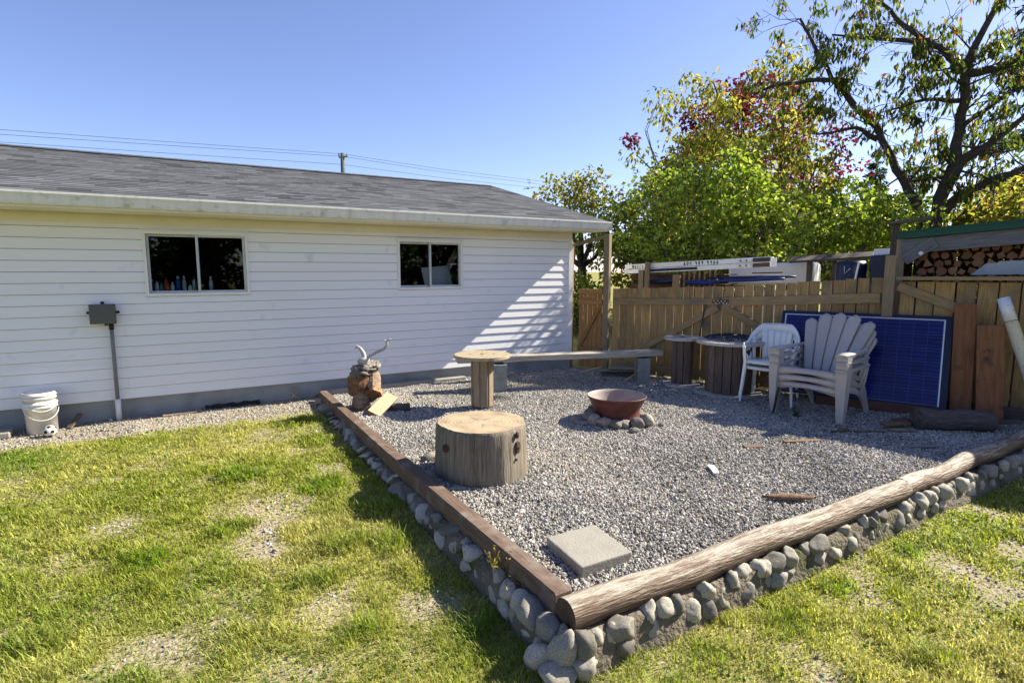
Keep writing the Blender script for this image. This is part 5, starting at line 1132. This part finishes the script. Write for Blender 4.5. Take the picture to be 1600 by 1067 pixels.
# stacked firewood, each log its own thing
rr = random.Random(9); z = .10; row = 0; fws = []
fw_mesh = []
for s_ in range(7):
    n_ = rr.choice((3, 4, 5, 6)); m = MB(); ang0 = rr.uniform(0, 6); pts = [(math.cos(ang0 + 2 * math.pi * i / n_) * rr.uniform(.8, 1.1), math.sin(ang0 + 2 * math.pi * i / n_) * rr.uniform(.8, 1.1)) for i in range(n_)]
    fine = []
    for i in range(n_):
        a_, b_ = pts[i], pts[(i + 1) % n_]
        for f in (0, .33, .66):
            q = Vector((a_[0] + (b_[0] - a_[0]) * f, a_[1] + (b_[1] - a_[1]) * f)); bul = 1.12 if i == 0 else 1.0; fine.append((q.x * bul, q.y * bul))
    n2 = len(fine); m.add([(x, y, z_) for z_ in (-.5, .5) for x, y in fine], [tuple(reversed(range(n2))), tuple(range(n2, 2 * n2))] + [(i, (i + 1) % n2, n2 + (i + 1) % n2, n2 + i) for i in range(n2)])
    me = m.mesh('firewood'); me.materials.append(MATS['firewood_end']); fw_mesh.append(me)
z = 1.69
while z < 2.12:
    t_ = 4.80 + (row % 2) * .05
    while t_ < 6.35:
        s_ = rr.uniform(.042, .066)
        o = link('firewood', rr.choice(fw_mesh), 'firewood_end'); c = FP(t_ + s_, z + rr.uniform(-.01, .01), OB - .32 + rr.uniform(-.05, .04))
        M = Matrix((FD, Vector((0, 0, 1)), -FN)).transposed().to_4x4() @ Matrix.Rotation(rr.uniform(0, 6.28), 4, 'Z'); M.translation = c
        place(o, M); o.scale = (s_ * 1.05, s_ * .98, .40); tag(o, 'split firewood log end in the stack inside the woodshed', 'firewood', 'firewood stacked in the woodshed')
        t_ += s_ * 2.0
    z += .098; row += 1
beam('stack_base', FP(4.8, .72, OB - .32), FP(7.5, .72, OB - .32), .4, 1.42, 'dark_wood', ws)
k = MB(); k.add([tuple(FP(t_, z_, -.16 + e)) for e in (0, -.01) for t_, z_ in ((5.40, 1.74), (7.2, 1.78), (7.2, 1.97), (5.66, 1.905), (5.64, 1.885), (5.54, 1.88))], [tuple(range(6)), tuple(range(11, 5, -1))] + [(i, 6 + i, 6 + (i + 1) % 6, (i + 1) % 6) for i in range(6)])
tag(k.build('metal_sheet', 'galv'), 'blue grey metal sheet standing on the fence top rail before the firewood', 'metal sheet')

# ladder on its posts
lad = thing('ladder', 'long pale ladder with handwriting lying high behind the fence', 'ladder', tuple(FP(1.4, 1.8, -1.5)))
LU = (FP(2.62, 1.975, -1.5) - FP(.20, 1.862, -1.5)).normalized()
def lp(s_, z_, o_=-1.5): return FP(.20, 1.80, o_) + LU * s_ + Vector((0, 0, z_))
LL = 2.64
for o_, zz, w in ((-1.5, .06, .085), (-1.47, -.035, .078)):
    beam('side_rail', lp(0, zz, o_), lp(LL, zz, o_), .028, w, 'alu', lad, bev=.003)
for o_, zz in ((-1.92, .05), (-1.90, -.03)): beam('side_rail', lp(0, zz, o_), lp(LL, zz, o_), .028, .08, 'alu', lad, bev=.003)
for i in range(9): MB().tube([tuple(lp(.15 + i * .29, .03, -1.51)), tuple(lp(.15 + i * .29, .03, -1.91))], .017, 8).build('rung', 'alu', lad)
beam('label_strip', lp(.52, -.033, -1.452), lp(1.42, -.033, -1.452), .004, .048, 'navy_plastic', lad)
for zz in (.055, -.03):
    beam('end_bracket', lp(2.10, zz, -1.448), lp(2.34, zz, -1.448), .02, .05, 'alu', lad); beam('end_bracket', lp(2.36, zz, -1.45), lp(2.63, zz, -1.45), .012, .07, 'dark_wood', lad)
    for s_ in (2.16, 2.26): MB().tube([tuple(lp(s_, zz, -1.45)), tuple(lp(s_, zz, -1.425))], .014, 8).build('rivet', 'black_iron', lad)
GL = {'B': [[(0, 0), (0, 1), (.5, .85), (.45, .6), (0, .55), (.6, .35), (.5, .05), (0, 0)]], 'e': [[(0, .3), (.5, .35), (.4, .6), (.1, .55), (0, .25), (.2, 0), (.5, .1)]], 'v': [[(0, .6), (.25, 0), (.5, .6)]], 'i': [[(.2, .55), (.2, 0)], [(.2, .75), (.2, .82)]], 'r': [[(.05, .6), (.1, 0)], [(.1, .4), (.3, .6), (.45, .5)]],
      '6': [[(.5, 1), (.1, .6), (0, .25), (.25, 0), (.5, .2), (.4, .45), (.05, .35)]], '0': [[(.25, 1), (0, .6), (.1, .05), (.35, 0), (.55, .5), (.4, .95), (.25, 1)]], '4': [[(.1, 1), (0, .45), (.55, .5)], [(.45, .9), (.4, 0)]], '9': [[(.5, .75), (.2, .95), (.02, .7), (.2, .5), (.5, .7), (.45, 0)]], '8': [[(.45, .85), (.15, 1), (.05, .75), (.5, .3), (.3, 0), (.05, .2), (.45, .75)]]}
def write(txt, s0, z0, h, adv):
    k = MB(); s_ = s0
    for ch in txt:
        if ch == ' ': s_ += adv * .75; continue
        for st_ in GL[ch]: k.tube([tuple(lp(s_ + x * h * .75, z0 + y * h, -1.4835)) for x, y in st_], .0062, 4, smooth=False)
        s_ += adv
    return k
write('Bevir', .16, .033, .052, .048).build('lettering', 'ink_black', lad); write('604 989 9966', 1.16, .030, .060, .056).build('lettering', 'ink_black', lad)
for t_, zt, w, lab in ((.68, 1.95, .09, 'rough wooden stake standing in front of the ladder lettering'), (1.245, 1.72, .13, 'short wooden post end showing above the fence below the ladder'), (.56, 1.80, .10, 'stout wooden post under the left part of the ladder')):
    o = beam('yard_post', FP(t_, 0, -1.40), FP(t_ + .02, zt, -1.40), w, .06, 'post_wood', None, up=up_); tag(o, lab, 'post')
pa = thing('pallet_stack', 'stacked reddish wooden pallets under the ladder', 'pallets', tuple(FP(1.1, 0, -2.1)))
for j, z in enumerate((1.30, 1.48, 1.66)):
    for o_ in (-1.75, -2.2, -2.65): beam('stringer', FP(.22, z, o_), FP(2.05 - .1 * j, z + .02, o_), .04, .09, 'red_wood', pa)
    for i in range(13): beam('deck_board', FP(.28 + i * .14, z + .057, -1.72), FP(.28 + i * .14, z + .057, -2.7), .09, .018, 'red_wood', pa)
for i in range(7): beam('slat', FP(1.30 + i * .095, 1.45, -1.70), FP(1.30 + i * .095, 1.80, -1.70), .035, .02, 'post_wood', pa, up=up_)
beam('base_crate', FP(.3, .62, -2.2), FP(2.1, .62, -2.2), .8, 1.2, 'dark_wood', pa)
def blue(name, t0, t1, z0, z1, o_, r_, m, lab, cat):
    tag(MB().tube([tuple(FP(t0 + (t1 - t0) * f, z0 + (z1 - z0) * f, o_)) for f in np.linspace(0, 1, 9)], [r_ * (.35 + .65 * math.sin(math.pi * min(max(f, .06), .94)) ** .5) for f in np.linspace(0, 1, 9)], 12).build(name, m), lab, cat)
blue('blue_roll', 1.36, 1.95, 1.57, 1.58, -1.58, .050, 'blue_plastic', 'bright blue plastic roll just above the fence below the ladder number', 'roll')
blue('blue_roll', .62, 1.20, 1.58, 1.60, -1.60, .055, 'navy_plastic', 'dark navy plastic roll left of the short post behind the fence', 'roll')
blue('blue_pole', 1.80, 3.05, 1.60, 1.655, -1.55, .030, 'blue_plastic', 'long slim blue pole lying along the top of the fence', 'pole')
blue('blue_pole', 1.75, 3.2, 1.66, 1.69, -1.65, .026, 'navy_plastic', 'long navy pole lying just above the blue pole', 'pole')
k = thing('white_trailer', 'white trailer roof behind the fence right of the ladder', 'trailer', tuple(FP(2.6, 0, -3.6)))
o = beam('trailer_body', FP(1.75, 1.70, -3.4), FP(3.27, 1.74, -3.4), .9, .42, 'white_paint', k, bev=.05); beam('trailer_base', FP(1.8, .8, -3.4), FP(3.2, .8, -3.4), .8, 1.2, 'white_paint', k, bev=.03)
o = beam('window_strip', FP(2.2, 1.74, -2.948), FP(2.75, 1.755, -2.948), .004, .02, 'black_iron', k)
o = beam('yard_plank', FP(2.90, 1.985, -2.75), FP(4.2, 2.06, -2.75), .25, .04, 'dark_wood', None, up=(-.35, -.15, 1)); tag(o, 'dark weathered board roof over the neighbouring yard clutter', 'board')
for t_, lab in ((3.22, 'dark stake left of the blue crate behind the fence'), (3.62, 'dark stake nearest the blue barrel behind the fence')):
    o = beam('yard_stake', FP(t_, 0, -2.85), FP(t_, 1.96, -2.85), .09, .08, 'dark_wood', None, up=up_); tag(o, lab, 'post')
t = thing('blue_barrel', 'dark blue barrel with pale markings left of the square post', 'barrel', tuple(FP(3.92, 0, -2.4))); 
MB().lathe([(0, .9), (.22, .9), (.23, 1.2), (.235, 1.25), (.23, 1.3), (.23, 1.88), (.20, 1.95), (0, 1.95)], 28).build('barrel_body', 'navy_plastic', t, False)
o = beam('barrel_stand', FP(3.92, .0, -2.4), FP(3.92, .9, -2.4), .3, .3, 'dark_wood', t, up=up_)
k = MB().tube([tuple(FP(3.84 + .0, 1.86, -2.16)), tuple(FP(3.85, 1.74, -2.155)), tuple(FP(3.93, 1.83, -2.155))], .008, 6); k.build('mark', 'alu', t)
o = beam('pale_strip', FP(4.00, 1.55, -2.10), FP(4.05, 1.93, -2.10), .03, .02, 'alu', t, up=up_)
o = beam('blue_crate', FP(4.20, 1.80, -2.3), FP(4.50, 1.82, -2.3), .40, .46, 'navy_plastic', None, bev=.02); tag(o, 'navy plastic crate beside the thick square post', 'crate')
beam('crate_stand', FP(4.20, .8, -2.3), FP(4.50, .8, -2.3), .3, 1.54, 'dark_wood', o)
o = beam('paper_sheet', FP(4.24, 2.07, -2.2), FP(4.46, 2.075, -2.2), .01, .14, 'white_paint', None, bev=0); tag(o, 'white sheet standing on the navy crate', 'sheet')

# ================================================================== trees
def leaf_mesh(name, P, D, Nn, L_, W_, C):
    """P base points, D leaf direction, Nn facing: folded diamond leaves"""
    D = D / np.linalg.norm(D, axis=1, keepdims=True); S = np.cross(D, Nn); S /= np.linalg.norm(S, axis=1, keepdims=True) + 1e-9; U = np.cross(S, D)
    L_ = L_[:, None]; W_ = W_[:, None]
    V = np.stack([P, P + D * L_ * .45 + S * W_ + U * W_ * .35, P + D * L_ - U * W_ * .5, P + D * L_ * .45 - S * W_ + U * W_ * .35], 1).reshape(-1, 3)
    b = np.arange(len(P))[:, None] * 4
    F = np.concatenate([b + [0, 1, 2], b + [0, 2, 3]], 0)
    return np_mesh(name, V, F, np.repeat(C, 4, 0))
def pal_pick(rs, pal, n, jit=.25):
    w = np.array([p[1] for p in pal], float); i = rs.choice(len(pal), n, p=w / w.sum()); c = np.array([p[0] for p in pal])[i]
    return c * rs.uniform(1 - jit, 1 + jit, (n, 1)) * rs.uniform(.92, 1.08, (n, 3))
def grow(rs, mb, p, d, L_, r, depth, tips, n=5, sag=0.0, spread=.75, kids=(3, 5), seg=4, min_r=.004):
    pts = [Vector(p)]; rad = [r]; q = Vector(p); d = Vector(d).normalized()
    for i in range(seg):
        d = (d + Vector(rs.normal(0, .17, 3)) + Vector((0, 0, -sag))).normalized(); q = q + d * (L_ / seg); pts.append(q.copy()); rad.append(max(r * (1 - .8 * (i + 1) / seg), min_r))
    mb.tube(pts, rad, n, caps=False)
    if depth == 0 or True:
        for i in range(1 if depth else 1, len(pts)): tips.append((pts[i], d.copy(), depth))
    if depth > 0:
        for _ in range(rs.randint(*kids)):
            i = rs.randint(1, len(pts)); b = pts[i]; nd = (d + Vector(rs.normal(0, spread, 3))).normalized()
            grow(rs, mb, b, nd, L_ * rs.uniform(.5, .75), max(rad[i] * .65, min_r), depth - 1, tips, max(n - 1, 4), sag, spread, kids, seg, min_r)
def leaves_at(rs, tips, per, L_, W_, pal, droop, spread, depthmax=1):
    P, D = [], []
    for p, d, dep in tips:
        if dep > depthmax or rs.rand() > .19: continue
        k = rs.poisson(per * 3.9); 
        for _ in range(k):
            P.append(np.array(p) + rs.normal(0, spread, 3)); v = rs.normal(0, .6, 3) + np.array(d) * .4; v[2] -= droop; D.append(v)
    P, D = np.array(P), np.array(D); n = len(P); N_ = rs.normal(0, 1, (n, 3)); N_[:, 2] += .6
    return leaf_mesh('leaves', P, D, N_, L_ * rs.uniform(.65, 1.25, n), W_ * rs.uniform(.7, 1.25, n), pal_pick(rs, pal, n))
# --- the big cherry (sparse, drooping leaves)
rs = np.random.RandomState(4)
ch = thing('cherry_tree', 'large dark limbed cherry tree with sparse drooping leaves behind the woodshed', 'tree', (15.5, 6.85, 0))
CH = {'L': ([(15.47, 6.88, 0), (15.45, 6.92, 2.2), (15.42, 6.98, 2.97), (15.33, 7.2, 3.65), (15.18, 7.52, 4.21), (15.0, 7.95, 5.24), (14.79, 8.41, 5.85), (14.58, 8.9, 6.6), (14.38, 9.35, 7.5), (14.25, 9.65, 8.2)], .155, .03),
      'R': ([(15.53, 6.80, 0), (15.52, 6.78, 2.2), (15.52, 6.75, 2.95), (15.58, 6.61, 3.75), (15.63, 6.5, 4.31), (15.66, 6.43, 5.29), (15.65, 6.46, 6.2), (15.5, 6.79, 6.69), (15.3, 7.26, 7.14), (15.08, 7.75, 7.72), (14.92, 8.12, 8.3)], .20, .035),
      'R2': ([(15.58, 6.61, 3.75), (15.67, 6.41, 4.3), (15.82, 6.06, 4.51), (15.93, 5.83, 4.72), (16.2, 5.4, 5.3)], .15, .04), 'low': ([(15.56, 6.66, 3.1), (15.69, 6.36, 3.50), (15.87, 5.96, 3.76), (16.12, 5.38, 4.02), (16.4, 4.6, 4.4)], .12, .05),
      'L2': ([(14.79, 8.41, 5.85), (14.64, 8.77, 6.53), (14.34, 9.44, 6.63), (14.07, 10.07, 6.68), (13.8, 10.6, 6.5)], .08, .03), 'L3': ([(15.0, 7.95, 5.0), (14.75, 8.3, 5.3), (14.2, 9.0, 5.2)], .07, .02),
      'R3': ([(15.63, 6.49, 6.21), (15.88, 5.93, 6.16), (16.05, 5.56, 6.37), (16.4, 5.0, 6.9)], .10, .03), 'R4': ([(15.35, 7.14, 7.05), (14.99, 7.95, 7.29), (14.55, 8.96, 7.64)], .07, .02), 'R5': ([(15.65, 6.46, 6.2), (15.75, 6.3, 6.9), (15.9, 6.0, 7.8), (16.0, 5.8, 8.6)], .10, .03),
      'R6': ([(15.66, 6.43, 5.6), (15.3, 7.1, 5.75), (15.0, 7.7, 5.6)], .06, .02), 'R7': ([(15.64, 6.47, 5.0), (15.95, 5.85, 5.6), (16.3, 5.2, 5.9)], .06, .02)}
trunk = MB(); tw = MB(); tips = []
for nm, (pts, r0, r1) in CH.items():
    k = len(pts); rad = [r0 + (r1 - r0) * (i / (k - 1)) ** .8 for i in range(k)]; 
    fine = []; fr_ = []
    for i in range(k - 1):
        for f in (0, .33, .66): fine.append(Vector(pts[i]).lerp(Vector(pts[i + 1]), f) + Vector(rs.normal(0, .02, 3))); fr_.append(rad[i] + (rad[i + 1] - rad[i]) * f)
    fine.append(Vector(pts[-1])); fr_.append(rad[-1]); trunk.tube(fine, fr_, 10, jitter=.07)
    for i in range(len(fine)):
        if fine[i].z < 3.6: continue
        for _ in range(rs.randint(1, 3)):
            if rs.rand() < .75:
                dd = Vector(rs.normal(0, .8, 3)) + Vector((0, 0, .25)); grow(rs, tw, fine[i], dd, rs.uniform(.6, 1.3), max(fr_[i] * .28, .012), 2, tips, 5, .02, .6, (1, 4), 4, .005)
trunk.build('trunk', 'bark_cherry', ch); tw.build('twigs', 'bark_cherry', ch)
link('crown', leaves_at(rs, tips, 2.1, .185, .033, [((.055, .085, .016), 5), ((.10, .13, .025), 3), ((.18, .17, .04), 2), ((.20, .06, .03), .3)], 2.0, .075), 'leaf', ch)

def bushy(name, label, base, center, radii, nclump, per, pal, L_, W_, seed, trunk_h=None, trunk_r=.12, clump_r=.36, m='bark_grey', droop=.5, shell=.55, limbs=7):
    rs = np.random.RandomState(seed); t = thing(name, label, 'tree', base); tk = MB(); c = np.array(center); rad = np.array(radii)
    top = c.copy(); top[2] = c[2] + rad[2] * .2
    th = trunk_h or (c[2] - rad[2] * .75)
    fork = Vector((base[0] + (c[0] - base[0]) * .3, base[1] + (c[1] - base[1]) * .3, th))
    tk.tube([Vector(base), Vector(base).lerp(fork, .5) + Vector(rs.normal(0, .04, 3)), fork], [trunk_r * 1.25, trunk_r, trunk_r * .85], 9, jitter=.06)
    br = MB(); C = []
    for i in range(nclump):
        while True:
            q = rs.uniform(-1, 1, 3); d_ = np.linalg.norm(q)
            if d_ < 1 and d_ > shell * rs.rand() ** .5 and (q[2] > -.85): break
        q = q * (1 + .22 * math.sin(q[0] * 5 + seed) * math.cos(q[1] * 4 + q[2] * 5)); C.append(c + q * rad)
    C = np.array(C)
    for i in range(limbs):
        e = Vector(C[rs.randint(len(C))]); mid = fork.lerp(e, .5) + Vector(rs.normal(0, .2, 3)); tk.tube([fork, mid, e], [trunk_r * .6, trunk_r * .35, .012], 7)
        for _ in range(5):
            f = Vector(C[rs.randint(len(C))]); 
            if (f - e).length < rad.max() * .9: br.tube([mid.lerp(e, rs.uniform(.2, 1)), e.lerp(f, .5) + Vector(rs.normal(0, .08, 3)), f], [.018, .011, .004], 5, caps=False)
    tk.build('trunk', m, t); br.build('branches', m, t)
    P, D, Cc = [], [], []
    for q in C:
        k = rs.poisson(per); off = rs.normal(0, 1, (k, 3)); off /= np.linalg.norm(off, axis=1, keepdims=True) + 1e-9; off *= (rs.rand(k, 1) ** .45) * clump_r * rs.uniform(.6, 1.25)
        off[:, 2] *= .75; P.append(q + off); d_ = off * 2.2 + rs.normal(0, .5, (k, 3)); d_[:, 2] -= droop; D.append(d_); Cc.append(pal_pick(rs, pal(q) if callable(pal) else pal, k) * rs.uniform(.8, 1.2))
    P, D, Cc = map(np.concatenate, (P, D, Cc)); n = len(P); N_ = rs.normal(0, .7, (n, 3)); N_[:, 2] += .7
    link('crown', leaf_mesh('crown', P, D, N_, L_ * rs.uniform(.65, 1.3, n), W_ * rs.uniform(.7, 1.3, n), Cc), 'leaf', t)
    return t
green = [((.15, .21, .03), 5), ((.23, .29, .05), 4), ((.34, .38, .09), 3.2), ((.08, .12, .02), 1.4)]
yellowg = [((.18, .19, .035), 4), ((.27, .26, .055), 3.4), ((.34, .30, .07), 1.5), ((.11, .14, .025), 2.4), ((.24, .14, .05), .7)]
redp = [((.085, .016, .022), 4), ((.13, .022, .028), 3), ((.05, .011, .017), 3), ((.20, .05, .04), .8)]
darkg = [((.05, .085, .015), 4), ((.08, .12, .02), 3), ((.13, .17, .03), 1.5)]
bushy('broadleaf_tree', 'dense bright green leafy tree behind the gate and ladder', (10.2, 9.4, 0), (10.15, 9.35, 3.0), (1.8, 1.35, 1.4), 95, 46, green, .115, .036, 31, 1.3, .10, .40)
bushy('broadleaf_tree', 'light green leafy tree just behind the ladder below the pear tree', (10.4, 7.8, 0), (10.35, 7.75, 3.05), (1.15, .95, 1.25), 60, 50, green, .12, .04, 32, 1.2, .09, .38)
bushy('broadleaf_tree', 'small olive green tree with dark trunk just right of the garage roof', (10.9, 14.2, 0), (10.75, 14.3, 3.35), (1.3, 1.3, 1.4), 60, 50, lambda q: yellowg if q[2] > 3.6 else green, .14, .04, 33, 1.9, .15, .42, 'bark_cherry')
pear = bushy('pear_tree', 'yellowing pear tree with drooping leaves in the middle of the tree line', (15.5, 9.95, 0), (14.3, 11.5, 4.9), (2.5, 2.7, 2.9), 165, 46, yellowg, .17, .040, 34, 2.3, .20, .46, 'bark_grey', 1.1, .5, 11)
k = MB(); k.tube([(15.5, 9.95, 1.2), (15.54, 9.84, 2.6), (15.19, 10.33, 3.2), (14.9, 10.75, 3.49), (14.73, 10.98, 4.05), (14.56, 11.23, 4.97), (14.23, 11.69, 5.92), (13.95, 12.09, 7.23)], [.2, .17, .14, .12, .10, .08, .06, .02], 9, jitter=.06); k.tube([(15.19, 10.33, 3.25), (14.72, 11.0, 2.92), (14.4, 11.4, 3.15)], [.09, .07, .03], 8); k.build('limb', 'bark_grey', pear)
bushy('purple_plum_tree', 'dark red purple leaved plum tree behind the yellowing pear tree', (19.0, 14.6, 0), (18.3, 14.6, 5.2), (4.1, 3.6, 3.6), 190, 60, redp, .17, .055, 35, 2.4, .2, .55, 'bark_cherry', .4, .4, 10)
bushy('broadleaf_tree', 'bright green tree low behind the blue barrel and square post', (14.2, 8.2, 0), (14.1, 8.1, 2.7), (1.7, 1.5, 1.2), 75, 52, green, .14, .045, 36, 1.3, .12, .44)
bushy('broadleaf_tree', 'yellow green foliage right behind the green woodshed roof', (17.2, 5.4, 0), (17.2, 5.4, 2.6), (1.9, 1.9, 1.15), 110, 75, yellowg, .16, .05, 37, 1.2, .12, .46)
bushy('broadleaf_tree', 'dark green tree filling the gap behind the plum tree', (20.5, 11.5, 0), (20.5, 11.5, 2.6), (3.0, 2.6, 1.9), 120, 70, darkg, .2, .065, 38, 1.3, .15, .6)
bushy('broadleaf_tree', 'small yellow green tree behind the tall gate post', (12.9, 13.3, 0), (12.8, 13.3, 2.5), (1.7, 1.5, 1.5), 90, 70, yellowg, .15, .045, 39, 1.1, .12, .45)
def conifer(label, x, y, h, r, seed, z0=.5):
    rs = np.random.RandomState(seed); t = thing('conifer', label, 'tree', (x, y, 0)); MB().tube([(x, y, 0), (x, y, h * .6), (x, y, h)], [r * .09, r * .06, .01], 8).build('trunk', 'bark_cherry', t)
    P, D, Cc = [], [], []
    for i in range(int(h * 13)):
        z = z0 + (h - z0) * rs.rand() ** 1.1; L_ = r * (1 - z / h) * rs.uniform(.6, 1.15) + .15; a_ = rs.rand() * 6.283; d_ = np.array([math.cos(a_), math.sin(a_), -.25]); k = int(16 + 24 * L_)
        s_ = rs.rand(k) ** .7; p = np.array([x, y, z]) + d_ * (L_ * s_)[:, None] + rs.normal(0, .06, (k, 3)); P.append(p); D.append(d_ * .6 + rs.normal(0, .5, (k, 3)) + np.array([0, 0, -.5])); Cc.append(pal_pick(rs, [((.018, .035, .014), 3), ((.03, .05, .018), 2)], k))
    P, D, Cc = map(np.concatenate, (P, D, Cc)); n = len(P); link('crown', leaf_mesh('crown', P, D, rs.normal(0, 1, (n, 3)), .30 * rs.uniform(.6, 1.3, n), .035 * rs.uniform(.7, 1.3, n), Cc), 'leaf', t)
conifer('tall dark conifer at the right edge of the photograph', 23.6, 7.6, 15.0, 2.3, 51, 3.0)
conifer('distant dark conifer top left of the cherry trunk', 39.0, 20.5, 9.4, 2.3, 52); conifer('second distant conifer, shorter, beside the cherry limb', 41.0, 19.2, 8.4, 2.3, 53)
conifer('distant conifer low between cherry trunk and right limb', 43.0, 15.5, 8.0, 2.4, 54)

bushy('hedge_bush', 'low green bush filling the gap behind the narrow gate', (9.4, 13.6, 0), (9.4, 13.6, .85), (1.6, 1.2, .8), 60, 70, green, .15, .045, 40, .4, .08, .42)
bushy('hedge_bush', 'dense dark hedge behind the pallets and ladder', (12.2, 11.2, 0), (12.2, 11.2, 1.5), (1.9, 1.6, 1.4), 90, 80, darkg, .16, .05, 41, .4, .08, .45)

# the trees on the far side of the lawn, behind where the picture is taken from: they show in the window glass
for i, (x, y, r_, z, lab) in enumerate([(8.3, -13, 3.0, 3.6, 'leafy tree across the lawn mirrored just left of the far window'), (-1.2, -14, 3.0, 3.4, 'leafy tree across the lawn mirrored in the near window'), (3.4, -13.5, 3.0, 3.2, 'leafy tree across the lawn mirrored at the right of the near window'), (12.8, -14, 3.2, 3.7, 'leafy tree across the lawn mirrored in the far window'), (17.5, -14, 3.4, 3.8, 'leafy tree across the lawn at the far right end of the row')]):
    bushy('broadleaf_tree', lab, (x, y, -.3), (x, y, z - .4), (r_, 2.0, z - .3), 90, 55, darkg, .30, .11, 60 + i, .8, .16, .75)
